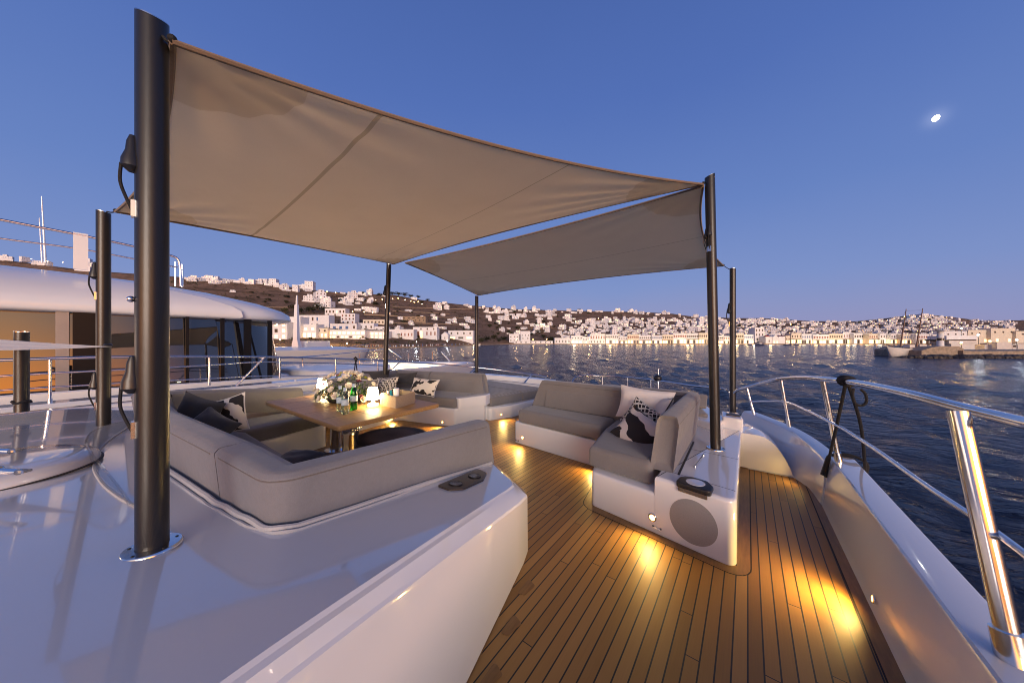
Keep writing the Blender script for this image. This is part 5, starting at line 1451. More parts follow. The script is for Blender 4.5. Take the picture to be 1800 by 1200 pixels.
B('building', 'unfinished tan stone building with dark openings on the terraces', 706, 748, 556, 565, row(5, .7, .1, .26, 'd')+row(6, .25, .05, .3, 'd'), mat='stone')
B('house', 'square white waterfront house with dark windows right of the thinnest far pole', 895, 913, 587, 603, row(3, .7, .1, .14, 'd')+row(3, .3, .1, .14, 'd'))
B('house', 'stepped white waterfront house left of the grove of trees', 915, 932, 582, 600, row(3, .6, .1, .12, 'd')+row(2, .3, .1, .12, 'd'), dY=3)
B('building', 'low white harbour wall building with small lamps', 903, 972, 599, 604, row(8, .5, .03, .5, 'd'), parapet=False)
B('warehouse', 'long low white warehouse with five dark arched doors', 975, 1003, 594, 604, row(5, .42, .07, .4, 'd'))
B('building', 'bright lit corner building right of the long low warehouse', 1004, 1024, 590, 604, row(4, .7, .1, .16, 'd')+row(3, .22, .22, .34, ('shop', 'l', 'shop')))
B('mansion', 'tall white waterfront mansion with long brown shutters', 1037, 1064, 587, 604, row(6, .66, .06, .28, 'r')+row(5, .2, .05, .2, 'd'))
B('house', 'plain white waterfront house left of the tall mansion', 1024, 1037, 592, 604, row(3, .62, .12, .16, 'd')+row(1, .2, .2, .3, 'l'))
x = 1065; k = 0
feats = ['dark shutters', 'red balconies', 'an upper loggia', 'brown shutters', 'a wide awning', 'small square windows', 'blue shutters', 'plain upper wall']
while x < 1322:
    w = hr.uniform(14, 25); w = min(w, 1325-x)
    if w < 8: break
    vt = hr.uniform(585, 591.5); kd = 'ddrdbdrd'[k % 8]
    B('waterfront_building', f'{["white", "cream"][k % 3 == 2]} quay building, {feats[k % 8]}, lit ground floor, {landmark(x+w/2)}', x, x+w-.4, vt, 604, row(int(w/4)+1, .72, .1, .2, kd)+row(4, .2, .17, .34, (('shop', 'd', 'shop', 'l'), ('d', 'shop', 'd', 'l'), ('shop', 'shop', 'd', 'd'))[k % 3]), mat='wash2' if k % 3 == 2 else 'wash', extra='awning' if k % 2 else None, dY=hr.uniform(0, 2), group='lit quay buildings of the old harbour')
    x += w; k += 1
B('tower_house', 'square white town hall tower with dark windows behind the fishing boat', 1327, 1343, 576, 603, row(3, .84, .12, .12, 'd')+row(3, .55, .12, .12, 'd')+row(2, .25, .14, .14, 'd'), dY=8)
B('chapel', 'small white chapel with a red dome right of the town hall tower', 1346, 1358, 592, 604, row(1, .4, .14, .3, 'd'), extra='dome', cat='chapel', group=None, dY=3)
B('chapel', 'wider lit chapel with a red tiled roof left of the pitched boathouse', 1358, 1369, 593, 604, row(2, .25, .2, .3, 'l'), extra='gable', parapet=False, cat='chapel', group=None, dY=2)
B('boathouse', 'white pitched boathouse wall with a red roof edge', 1369, 1380, 591, 604, [], extra='hip', parapet=False, cat='boathouse', group=None, dY=2)
B('house', 'narrow lit cream house with a red roof beside the boathouse', 1381, 1389, 590, 604, row(2, .6, .2, .2, 'd')+row(2, .2, .25, .3, 'l'), mat='wash2', extra='hip', parapet=False, dY=3)
x = 1391
while x < 1640:
    w = hr.uniform(18, 30); vt = hr.uniform(583.5, 588.5)
    B('waterfront_building', f'{["white", "cream"][k % 3 == 1]} two-storey quay building, {feats[k % 8]}, glowing cafe, {landmark(x+w/2)}', x, x+w-.4, vt, 604, row(int(w/4), .7, .08, .2, 'drdrddbr'[k % 8])+row(5, .2, .15, .36, (('shop', 'd', 'l', 'shop', 'd'), ('shop', 'shop', 'd', 'l', 'shop'), ('d', 'd', 'shop', 'd', 'l'))[k % 3]), mat='wash2' if k % 3 == 1 else 'wash', extra='awning' if k % 2 else None, dY=hr.uniform(0, 3), group='lit quay buildings of the old harbour')
    x += w; k += 1
for x0, x1, vt, mt, lb in ((1660, 1700, 582, 'wash', 'pale long building behind the ferry with a lit front'), (1702, 1742, 580, 'wash2', 'cream warehouse with a flat roof above the pier lamps'), (1742, 1785, 577, 'wash2', 'cream walled building with two openings at the right edge'), (1786, 1860, 582, 'wash2', 'cream building cut by the right edge of the picture')):
    B('waterfront_building', lb, x0, x1, vt, 603, row(3, .75, .06, .12, 'd')+row(2, .2, .1, .2, 'l'), mat=mt, group='pale buildings behind the pier')
# windmills
def windmill(u, v, hpx, label):
    Y = terrY(u, v); p = atY(u, v, Y); h = hpx*Y/F
    t = thing('windmill', label, 'windmill', p)
    mb = MB(); mb.lathe([(h*.30, -3), (h*.30, 0), (h*.25, h*.68), (h*.27, h*.70), (0, h*.71)], p, 18); mb.build('tower', M['wash'], t)
    mb = MB(); mb.lathe([(h*.31, h*.70), (h*.02, h*1.0), (0, h)], p, 16); mb.build('roof', M['stone'], t)
    mb = MB(); mb.box(p+Vector((SY, -CY, 0))*h*.29+Vector((0, 0, h*.4)), (h*.1, .2, h*.12), YAW); mb.build('window', M['wdark'], t)
windmill(1097, 563, 10, 'white round windmill on the slope above the bow rail')
windmill(784, 541, 9, 'white windmill tower on the ridge between the two far poles')

# trees and scrub
def leafmass(rad, n, seed, squash=.75, leaf=.5, trunk=True):
    r = random.Random(seed); mb = MB(); lobes = [(Vector((r.uniform(-.55, .55), r.uniform(-.55, .55), r.uniform(-.1, .6)))*rad, rad*r.uniform(.38, .6)) for _ in range(8)]
    for i in range(n):
        c, q = r.choice(lobes)
        d = Vector((r.gauss(0, 1), r.gauss(0, 1), r.gauss(0, 1))).normalized()*q*r.uniform(.65, 1.0); d.z *= squash
        p = c+d+Vector((0, 0, rad*.62)); a = Vector((r.uniform(-1, 1), r.uniform(-1, 1), r.uniform(-1, 1))).normalized(); b = a.cross(Vector((r.uniform(-1, 1), .3, .8))).normalized(); L = leaf*rad*r.uniform(.12, .26)
        mb.add([p-a*L, p+b*L*.7, p+a*L, p-b*L*.7], [(0, 1, 2, 3)])
    return mb
def leafmat(name, c):
    m, nt, b = newmat(name); oi = N(nt, 'ShaderNodeObjectInfo')
    nz = noise(nt, coords(nt), .6, 3)
    col = ramp(nt, nz.outputs['Fac'], [(.3, tuple(x*.45 for x in c)), (.7, tuple(x*1.35 for x in c))])
    h = N(nt, 'ShaderNodeHueSaturation'); ln(nt, col, h.inputs['Color']); ln(nt, math_(nt, 'MULTIPLY_ADD', oi.outputs['Random'], .7, .65), h.inputs['Value'])
    ln(nt, h.outputs[0], b.inputs['Base Color']); b.inputs['Roughness'].default_value = .8; b.inputs['Specular IOR Level'].default_value = .15
    return m
M['foliage'] = leafmat('olive_foliage', (.050, .052, .024)); M['foliage2'] = leafmat('dark_foliage', (.030, .036, .020)); M['bark'] = pbr('bark', (.07, .05, .035), .9)
def tree_proto(seed, mat):
    t = thing('broadleaf_tree', 'tree', 'tree', (0, 0, 0))
    leafmass(3.0, 520, seed).build('crown', M[mat], t, recalc=False, ang=180)
    mb = MB(); mb.tube([(0, 0, -1.5), (.1, 0, 1.4), (.0, .1, 3.4)], [.3, .22, .08], 7); mb.tube([(.08, 0, 1.3), (1.0, .2, 2.8)], [.15, .05], 6); mb.tube([(.08, 0, 1.5), (-.9, -.3, 3.0)], [.14, .05], 6); mb.build('trunk', M['bark'], t)
    return t
tp_ = [tree_proto(s, m) for s, m in ((1, 'foliage'), (2, 'foliage2'), (3, 'foliage'), (4, 'foliage2'))]
used = set(); tcount = {}
def tree(u, v, hpx):
    k = hr.randrange(4); o = tp_[k]
    if k in used: o = copy_tree(o)
    used.add(k); Y = terrY(u, v); p = atY(u, v, Y); s = hpx*Y/F/6.2
    p.z -= .9*Y/F; o.location = p; o.scale = (s*U(.9, 1.4), s*U(.9, 1.3), s); o.rotation_euler = (0, 0, U(0, 6.28))
    vr, vsr = lerp_table(RIDGE, u), lerp_table(SHORE, u); t = (v-vr)/(vsr-vr)
    band = 'against the skyline' if t < .12 else 'high on the hill' if t < .35 else 'halfway up the hill' if t < .62 else 'low on the slope' if t < .85 else 'down by the shore'
    sz = 'small' if hpx < 6 else 'rounded' if hpx < 9 else 'large'
    tag(o, f'{sz} {"olive green" if k % 2 == 0 else "dark green"} tree {band} {landmark(u)}', 'tree', 'dark trees among the houses')
for u, v, h in ((766, 594, 16), (845, 602, 13), (856, 600, 14), (868, 596, 12), (877, 601, 10), (887, 598, 11), (898, 588, 9), (967, 601, 16), (973, 600, 12), (955, 594, 10), (515, 545, 16), (528, 550, 15), (545, 549, 17), (560, 545, 18), (572, 548, 14), (500, 550, 14), (640, 518, 9), (652, 518, 8), (668, 520, 9), (680, 520, 8), (690, 519, 11), (700, 520, 11), (712, 521, 11), (722, 523, 9), (735, 524, 8), (752, 529, 7), (598, 531, 10), (585, 536, 9), (660, 536, 9), (735, 558, 8), (695, 590, 8), (705, 592, 7), (716, 592, 8), (757, 592, 8), (746, 590, 7), (860, 575, 9), (872, 570, 8), (910, 578, 9), (925, 566, 8), (945, 585, 9), (935, 590, 9), (1000, 546, 7), (1018, 547, 7), (1058, 579, 7), (1150, 571, 6), (1240, 573, 7), (1300, 575, 8), (1320, 574, 7), (1345, 573, 7), (1360, 566, 7), (1410, 579, 7), (1430, 578, 7), (1395, 573, 6), (1550, 584, 7), (1760, 592, 9), (1790, 594, 9)):
    tree(u, v, h)
for _ in range(70):
    u = U(430, 1000); vr, vsr = lerp_table(RIDGE, u), lerp_table(SHORE, u); v = vr+(vsr-vr)*U(.05, .8)
    if free(u, v, 5, 2.5): tree(u, v, U(4, 9))
for _ in range(34):
    u = U(1000, 1790); vr = lerp_table(RIDGE, u); v = U(vr+1, 590)
    tree(u, v, U(3.5, 6.5))
# palm
pmt = thing('palm_tree', 'single palm with a pale trunk lit from below right of the pole', 'palm tree', atY(701, 596, terrY(701, 595)))
pb = wloc(pmt); mb = MB(); mb.tube([pb-Vector((0, 0, 1)), pb+Vector((.1, 0, 2.2)), pb+Vector((0, .1, 4.4))], [.28, .22, .2], 8); mb.build('trunk', M['bark'], pmt)
mb = MB()
for i in range(14):
    w = i*2*math.pi/14; d = Vector((math.cos(w), math.sin(w), 0)); e = Vector((-d.y, d.x, 0)); q = [pb+Vector((0, 0, 4.4))+d*(2.2*s)+Vector((0, 0, .8*s-1.7*s*s)) for s in (0, .35, .7, 1)]
    for a, b, w0, w1 in ((q[0], q[1], .1, .25), (q[1], q[2], .25, .2), (q[2], q[3], .2, .03)): mb.add([a-e*w0, a+e*w0, b+e*w1, b-e*w1], [(0, 1, 2, 3)])
mb.build('crown', M['foliage'], pmt, recalc=False)
mb = MB(); sr = random.Random(21)
for _ in range(3000):
    u = sr.uniform(250, 1800); vr, vsr = lerp_table(RIDGE, u), lerp_table(SHORE, u); t = sr.random()**1.2
    v = vr+(vsr-vr)*t*.92
    if u > 1000 and sr.random() < .6: continue
    Y = terrY(u, v); p = atY(u, v, Y); s = sr.uniform(.7, 2.0)
    for i in range(9):
        d = Vector((sr.gauss(0, 1), sr.gauss(0, 1), abs(sr.gauss(0, .6))))*s*.6; a = Vector((sr.uniform(-1, 1), sr.uniform(-1, 1), sr.uniform(-1, 1))).normalized(); b = a.cross(Vector((.2, .5, .8))).normalized(); L = s*.5
        q = p+d; mb.add([q-a*L, q+b*L*.6, q+a*L, q-b*L*.6], [(0, 1, 2, 3)])
tag(mb.build('scrub', M['foliage'], recalc=False, ang=180, loc=(0, 0, 0)), 'low dry scrub dotted over the hillside', 'scrub', kind='stuff')
# stone terrace walls on the left hill
for i, (u0, u1, v0_, v1_) in enumerate(((640, 700, 553, 556), (690, 790, 547, 552), (760, 840, 558, 560), (690, 770, 568, 570), (450, 520, 540, 541), (690, 830, 540, 544), (750, 830, 569, 572))):
    mb = MB(); n = 14; rg = []
    for k in range(n+1):
        u = u0+(u1-u0)*k/n; v = v0_+(v1_-v0_)*k/n; p = atY(u, v, terrY(u, v)-1); d = Vector((SY, -CY, 0))
        rg.append([p+Vector((0, 0, -2)), p+Vector((0, 0, 1.3)), p-d*.6+Vector((0, 0, 1.3)), p-d*.6+Vector((0, 0, -2))])
    mb.rings(rg); lbs = ['tan dry stone terrace wall left of the pole above the flowers', 'tan terrace wall above the unfinished stone building', 'tan terrace wall left of the thinnest far pole', 'tan terrace wall below the unfinished stone building', 'tan terrace wall above the neighbour yacht roof tip', 'highest tan terrace wall below the ridge lights', 'lowest tan terrace wall left of the thinnest far pole']
    tag(mb.build('terrace_wall', M['stone']), lbs[i], 'wall', 'dry stone terrace walls')
# quay edge along the waterfront and beach line
mb = MB(); rg = []
for u in range(640, 1640, 20):
    v = lerp_table(SHORE, u); p = atY(u, v, 5.0*F/(v-V0)); d = Vector((SY, -CY, 0))
    rg.append([Vector((p.x, p.y, WATER-.5))+d*3, Vector((p.x, p.y, WATER+.75))+d*3, Vector((p.x, p.y, WATER+.75))-d*9, Vector((p.x, p.y, WATER-.5))-d*9])
mb.rings(rg); tag(mb.build('quay', M['stone']), 'low stone quay along the harbour front', kind='structure')
mb = MB(); cr = random.Random(8); mts = [M['wdark'], M['wash'], M['wblue'], M['wred']]
for i in range(150):
    u = cr.uniform(640, 835); v = lerp_table(SHORE, u); Y = 5.0*F/(v-V0)+cr.uniform(0, 6); p = atY(u, v, Y); p.z = WATER+.75; mb.slot = cr.choice((0, 0, 0, 1, 1, 2, 3))
    h = cr.uniform(.9, 1.7); mb.lathe([(.22, 0), (.28, h*.5), (.2, h*.8), (.12, h*.86), (.13, h), (0, h)], p, 6)
tag(mb.build('crowd', mts, loc=(0, 0, 0)), 'row of small dark and pale figures along the beach', 'crowd', kind='stuff')
# red car by the hall
def car(u, v, Y, mat, label, L=4.0, z=None):
    p = atY(u, v, Y); 
    if z is not None: p.z = z
    t = thing('parked_car', label, 'car', p); a = YAW; Mz = Matrix.Rotation(a, 3, 'Z')
    prof = [(-L/2, .35), (-L/2, .8), (-L*.36, .95), (-L*.2, 1.42), (L*.2, 1.42), (L*.34, .95), (L/2, .8), (L/2, .35)]
    mb = MB(); mb.rings([[p+Mz @ Vector((x, y, zz)) for x, zz in prof] for y in (-.85, .85)]); mb.build('body', mat, t)
    for x in (-L*.3, L*.3):
        for y in (-.8, .8): mb = MB(); mb.lathe([(.0, -.1), (.32, -.1), (.32, .1), (0, .1)], p+Mz @ Vector((x, y, .33)), 12, Mz @ Matrix.Rotation(R(90), 3, 'X')); mb.build('wheel', M['rubber'], t)
M['carred'] = pbr('red_car_paint', (.35, .03, .02), .3, coat=.6)
car(719, 594.5, terrY(719, 594.5)-3, M['carred'], 'small red car parked in front of the white hall')

# ================================================================ lamps along the shore
def street_lamp(u, v, Y, h, col, es, pw, label, r=.22, base=None):
    es, pw = es*.6, pw*.6
    p = atY(u, v, Y); t = thing('street_lamp', label, 'street lamp', (p.x, p.y, p.z-h), 'lit lamps along the shore')
    mb = MB(); mb.tube([p-Vector((0, 0, h)), p+Vector((0, 0, .1))], [.09, .06], 8); mb.build('post', M['rubber'], t)
    mb = MB(); mb.lathe([(0, .34), (r*1.2, .2), (r*1.25, .16), (0, .16)], p, 12); mb.build('hood', M['rubber'], t)
    mb = MB(); mb.sphere(p, r, 12, 8); mb.build('lantern', emit('lantern_glow', col, es), t)
    l = bpy.data.lights.new('lantern_light', 'POINT'); l.energy = pw; l.color = col; l.shadow_soft_size = r
    o = bpy.data.objects.new('lantern_light', l); COL.objects.link(o); o.location = p+Vector((SY, -CY, 0))*.6+Vector((0, 0, -.5))
WARM, COOL = (1, .62, .22), (.85, .95, 1)
for u, v, dY, es, pw, c, lb in ((610, 603, 190, 160, 900, WARM, 'bright orange street lamp above the second yacht bow'), (732, 600.5, 214, 90, 300, COOL, 'white lamp on the bank right of the pole above the flowers'), (786, 599, 260, 60, 300, COOL, 'white lamp by the steps below the tiny chapel'), (492, 597, 200, 70, 500, WARM, 'warm lamp beside the three-storey hotel'), (953, 561, 560, 260, 9000, WARM, 'single very bright hillside lamp above the starboard sofa'), (908, 596, 380, 60, 400, WARM, 'lamp in front of the square white waterfront house'), (937, 596.5, 380, 60, 400, WARM, 'lamp left of the round waterfront grove'), (961, 596, 380, 80, 700, WARM, 'lamp beside the round waterfront grove'), (1036, 597, 380, 90, 900, WARM, 'lamp at the foot of the tall mansion'), (1396, 579, 480, 120, 1500, WARM, 'orange lamp above the chapel roofs')):
    street_lamp(u, v, dY, 4, c, es, pw, lb, r=.3 if dY > 300 else .25)
# light spilling from the quay cafes
qr = random.Random(12)
for i, u in enumerate(range(1010, 1640, 15)):
    if 1325 < u < 1345: continue
    u += qr.uniform(-6, 6)
    v = 600.5; l = bpy.data.lights.new('cafe_light', 'POINT'); l.energy = qr.choice((120, 250, 400, 800, 1700))*(1.0 if u > 1060 else .6); l.color = (1, .68, .30) if i % 3 else (1, .82, .55); l.shadow_soft_size = 1.6
    o = bpy.data.objects.new('cafe_light', l); COL.objects.link(o); o.location = atY(u, v, 384)
for u, v, Y, pw in ((543, 589, 204, 1800), (555, 590, 205, 900), (584, 591, 205, 900), (600, 591, 205, 600), (630, 592, 205, 800), (660, 592, 208, 800), (765, 588, 225, 300), (812, 590, 262, 700), (832, 602, 300, 500)):
    l = bpy.data.lights.new('terrace_light', 'POINT'); l.energy = pw; l.color = (1, .68, .28); l.shadow_soft_size = .4
    o = bpy.data.objects.new('terrace_light', l); COL.objects.link(o); o.location = atY(u, v, Y)
# small garden lamps among the ridge trees
gl = random.Random(4)
for i, (u, v) in enumerate([(672, 526), (680, 528), (690, 525), (700, 524), (712, 527), (722, 529), (728, 531), (735, 530), (742, 534), (650, 525), (660, 527), (766, 536), (620, 547), (640, 548), (655, 549), (1150, 563), (1130, 561), (1042, 561), (1052, 559), (1080, 558), (1012, 565), (1590, 556), (1600, 554), (1610, 556), (1640, 556), (1630, 561), (1560, 563), (1650, 568), (575, 512), (590, 514), (55, 455), (83, 459), (110, 461), (1480, 575), (1535, 572), (1350, 568), (1390, 570)]):
    Y = terrY(u, v)-4; p = atY(u, v, Y); mb = MB(); mb.sphere(p, .0011*Y, 8, 6)
    t = tag(mb.build('garden_lamp', M['gardenlamp'] if 'gardenlamp' in M else M.setdefault('gardenlamp', emit('garden_lamp_glow', (1, .66, .22), 14))), f'small glowing garden lamp {"on the ridge" if v < 535 else "on the slope"} {landmark(u)}', 'lamp', 'glowing garden lamps on the hill')

# ================================================================ pier, schooner, boats
M['rock'] = pbr('wet_rock', (.045, .038, .032), .6, var=.5, vs=.9, bmp=.8, bs=2, bd=.3)
M['pier'] = pbr('pier_masonry', (.27, .22, .17), .9, var=.3, vs=1.2, bmp=.5, bs=3, bd=.1)
pier = thing('pier', 'stone breakwater with a taller block at its end', 'pier', atY(1680, 625, 92))
def sec(u, v, Y): return atY(u, v, Y)
mb = MB()
def block(us_, vt_, vb_, Y0, Y1):
    rg = []
    for u, vt in zip(us_, vt_):
        a0 = sec(u, vb_, Y0); a1 = sec(u, vt, Y0); k = (Y1-Y0); d = Vector((-SY, CY, 0))*k
        a0.z = WATER-.5
        rg.append([a0, a1, a1+d, Vector(((a0+d).x, (a0+d).y, WATER-.5))])
    mb.rings(rg)
block([1620, 1636, 1652, 1686, 1694], [616, 611, 608.5, 608.5, 613], 628, 92, 104); mb.build('end_block', M['pier'], pier, ang=20)
mb = MB(); block([1693, 1710, 1760, 1800, 1860, 1950], [616, 617, 617, 616.5, 616, 615.5], 628, 91, 104); mb.build('low_wall', M['pier'], pier, ang=20)
rr_ = random.Random(6)
rk = MB()
for i in range(230):
    u = 1572+rr_.random()*330; q = max(0, min(1, (u-1572)/60)); Y = 90.5-rr_.random()*4*q; p = atY(u, 629, Y); s = rr_.uniform(.35, 1.2)*(.35+.65*q); p.z = WATER+s*.15
    Mr = Matrix.Rotation(rr_.uniform(0, 6), 3, 'Z') @ Matrix.Rotation(rr_.uniform(0, 1), 3, 'X'); rk.sphere(p, (s*1.3, s, s*.7), 7, 5, Mr)
tag(rk.build('rocks', M['rock'], loc=(0, 0, 0), ang=25), 'dark wet rocks heaped along the foot of the breakwater', 'rocks', kind='stuff')
lh = thing('lighthouse', 'white round harbour beacon tower with a flat cap on the pier end', 'lighthouse', atY(1653, 607, 98))
p = atY(1653, 609, 98); h = 29*98/F
mb = MB(); mb.lathe([(.75, -.6), (.72, h*.55), (.70, h*.9), (.7, h*.93)], p, 20); mb.build('tower', M['wash'], lh)
mb = MB(); mb.lathe([(.765, h*.36), (.765, h*.52)], p, 20); mb.build('black_band', M['wdark'], lh)
mb = MB(); mb.lathe([(0, h*.93), (2.2, h*.95), (2.25, h*.985), (0, h*1.0)], p, 24); mb.build('cap', M['wash'], lh)
M['hullwhite'] = pbr('white_boat_paint', (.52, .50, .48), .4, var=.08, vs=.8); M['mastwood'] = pbr('mast_wood', (.13, .065, .04), .5, var=.2)
sch = thing('schooner', 'white two-masted wooden schooner moored at the pier end', 'sailing ship', atY(1610, 626, 97))
bowp = atY(1559, 608, 96); L_ = 19.0; d = Vector((CY, SY, 0))*math.cos(R(8))+Vector((-SY, CY, 0))*math.sin(R(8)); e = Vector((-d.y, d.x, 0))
mb = MB(); rg = []
for s, w, zt, rk_ in ((0, .03, 1.0, 1.6), (.04, .5, .85, .6), (.12, 1.25, .6, .2), (.28, 1.9, .25, 0), (.55, 2.1, .0, 0), (.85, 1.8, .2, 0), (1, 1.2, .35, 0)):
    c = bowp+d*L_*s; zt = WATER+2.3+zt*.75; ring = []
    for a, k in ((-1, 1), (-.97, .7), (-.8, .3), (-.4, 0), (.4, 0), (.8, .3), (.97, .7), (1, 1)):
        q = c+e*w*a; z = WATER-.6+(zt-WATER+.6)*k; q = q+d*rk_*(1-k); ring.append(Vector((q.x, q.y, z)))
    rg.append(ring)
mb.rings(rg); mb.build('hull', M['hullwhite'], sch, ang=50)
for u0, v0_, u1, v1_ in ((1583, 609, 1593, 543), (1611, 609, 1622, 542)):
    mb = MB(); mb.tube([atY(u0, v0_, 96.5), atY(u1, v1_, 96.5)], [.22, .09], 8); mb.build('mast', M['mastwood'], sch)
mb = MB(); mb.tube([atY(1570, 608, 96.4), bowp+Vector((0, 0, .4)), atY(1550, 609, 95.8)], [.14, .12, .06], 8); mb.build('bowsprit', M['mastwood'], sch)
for a, b in (((1552, 609), (1593, 545)), ((1593, 546), (1621, 545)), ((1565, 609), (1592, 560)), ((1600, 610), (1592, 560)), ((1621, 546), (1640, 609)), ((1600, 609), (1620, 560))):
    mb = MB(); mb.tube([atY(*a, 96.3), atY(*b, 96.5)], .025, 4); mb.build('rigging', M['rope'], sch)
mb = MB(); mb.tube([bowp+Vector((0, 0, -.4)), atY(1547, 626, 95)], .03, 4); mb.build('anchor_line', M['rope'], sch)
for u, w in ((1598, 1.6), (1617, 2.2)):
    mb = MB(); q = atY(u, 609, 96.8); mb.box(q+Vector((0, 0, .1)), (w, 1.6, 1.0), YAW); mb.build('deck_house', M['hullwhite'], sch)
mb = MB(); q = atY(1597, 557, 96.3); mb.box(q, (1.2, .03, .7), YAW); mb.build('flag', M['wblue'], sch)
# fishing boat
def workboat(u, v, Lm, label, hm, name='fishing_boat', head=0):
    Y = 5.0*F/(v-V0); p = atY(u, v, Y); p.z = WATER
    t = thing(name, label, 'boat', p, 'small boats in the harbour'); a = YAW+head; Mz = Matrix.Rotation(a, 3, 'Z'); k = Lm/8
    mb = MB(); rg = []
    for x, w, zt in ((-4, .9, 1.2), (-2, 1.3, 1.0), (.5, 1.35, 1.1), (2.6, .9, 1.5), (4, .05, 2.1)):
        rg.append([p+Mz @ (Vector((x, w*q, zt*kk-.3*(1-kk)))*k) for q, kk in ((-1, 1), (-.9, .5), (-.5, 0), (.5, 0), (.9, .5), (1, 1))])
    mb.rings(rg); mb.build('hull', hm, t)
    mb = MB(); mb.box(p+Mz @ Vector((-.4*k, 0, 2.0*k)), (2.6*k, 1.7*k, 2.0*k), a); mb.build('wheelhouse', M['hullwhite'], t)
    mb = MB(); mb.box(p+Mz @ Vector((-.4*k, 0, 2.3*k)), (2.64*k, 1.74*k, .55*k), a); mb.build('window', M['wdark'], t)
    mb = MB(); mb.tube([p+Mz @ Vector((-1*k, 0, 3*k)), p+Mz @ Vector((-1*k, 0, 7.5*k))], .07*k, 6); mb.build('mast', M['hullwhite'], t)
M['navy'] = pbr('navy_boat_paint', (.02, .03, .08), .4)
workboat(1334, 607.3, 11, 'navy hulled fishing boat with a white wheelhouse in front of the tower', M['navy'], head=R(200))
for u, v, L_b, lb in ((1318, 606.3, 5, 'small dark rowing boat left of the navy fishing boat'), (1384, 606.8, 7, 'dark boat moored below the narrow cream house'), (1400, 606.2, 6, 'small boat moored right of the chapels'), (1465, 606.0, 6, 'small pale boat moored below the glowing cafes'), (1420, 606.0, 5, 'small boat moored left of the pale one at the cafes'), (838, 607.6, 8, 'lit excursion boat moored at the beach beside the thinnest far pole')):
    workboat(u, v, L_b, lb, M['navy'] if u < 1405 and u > 900 else M['hullwhite'], head=hr.uniform(-.5, .5))
# ferry and trucks behind the pier wall
fe = thing('ferry', 'white harbour ferry with a blue topped upper deck behind the pier', 'ferry', atY(1695, 612, 128))
for (u0, u1, vt, vb, mt, nm) in ((1672, 1722, 603, 618, 'hullwhite', 'hull'), (1664, 1718, 590, 597, 'wash', 'upper_deck'), (1660, 1716, 596.5, 598.5, 'wdark', 'window'), (1668, 1716, 598, 604, 'hullwhite', 'main_deck')):
    a, b = atY(u0, vb, 128), atY(u1, vt, 128); mb = MB(); c = (a+b)/2+Vector((-SY, CY, 0))*(3.05 if nm == 'window' else 3); mb.box(c, ((u1-u0)*128/F, 6.2 if nm == 'window' else 6, abs(b.z-a.z)), YAW); mb.build(nm, M[mt], fe)
def truck(u0, u1, vt, vb, Y, label):
    a, b = atY(u0, vb, Y), atY(u1, vt, Y); t = thing('truck', label, 'truck', ((a.x+b.x)/2, (a.y+b.y)/2, a.z), 'white trucks on the pier')
    W = (u1-u0)*Y/F; h = b.z-a.z; c = (a+b)/2; ex = Vector((CY, SY, 0))
    mb = MB(); mb.box(Vector((c.x, c.y, c.z+h*.08))-ex*W*.12, (W*.74, 2.3, h*.84), YAW); mb.build('cargo_box', M['hullwhite'], t)
    mb = MB(); mb.box(Vector((c.x, c.y, a.z+h*.42))+ex*W*.39, (W*.2, 2.2, h*.6), YAW); q = mb.build('cab', M['hullwhite'], t)
    mb = MB(); mb.box(Vector((c.x, c.y, a.z+h*.55))+ex*W*.40, (W*.15, 2.24, h*.22), YAW); mb.build('window', M['wdark'], q)
    for k in (-.35, .36):
        mb = MB(); mb.lathe([(0, -1.15), (.4, -1.15), (.4, 1.15), (0, 1.15)], Vector((c.x, c.y, a.z+.3))+ex*W*k, 12, Matrix.Rotation(YAW, 3, 'Z') @ Matrix.Rotation(R(90), 3, 'X')); mb.build('wheel', M['rubber'], t)
truck(1743, 1778, 601, 617, 108, 'white box truck parked on the pier under the orange lamp')
truck(1722, 1742, 605, 617, 110, 'small white van body left of the box truck on the pier')
truck(1780, 1800, 604, 617, 112, 'pale truck at the right edge of the pier')
for u, v, Y, h, c, es, pw, lb in ((1690, 602, 112, 4.5, (1, .55, .14), 60, 260, 'orange lamp in front of the ferry on the pier'), (1740, 599, 112, 5, (1, .55, .14), 70, 320, 'orange lamp above the box truck on the pier'), (1720, 588, 118, 7, (.9, .97, 1), 60, 160, 'very bright white floodlight on the pier'), (1787, 597, 118, 5, (.9, .97, 1), 30, 90, 'white lamp at the right end of the pier'), (1690, 577, 150, 9, (1, .62, .2), 60, 400, 'amber lamp high behind the ferry')):
    street_lamp(u, v, Y, h, c, es, pw, lb, r=.28)

# ================================================================ moon
M['moon'] = emit('moonlit_surface', (1, .97, .92), 9)
mp = atY(1645, 208, 2400); s = 2400/F
mb = MB(); rt = Matrix.Rotation(YAW, 3, 'Z') @ Matrix.Rotation(R(38), 3, 'Y')
mb.sphere(mp, (4.2*s, 4*s, 6.2*s), 24, 16, rt)
tag(mb.build('moon', M['moon']), 'bright gibbous moon in the upper right of the dusk sky', 'moon')

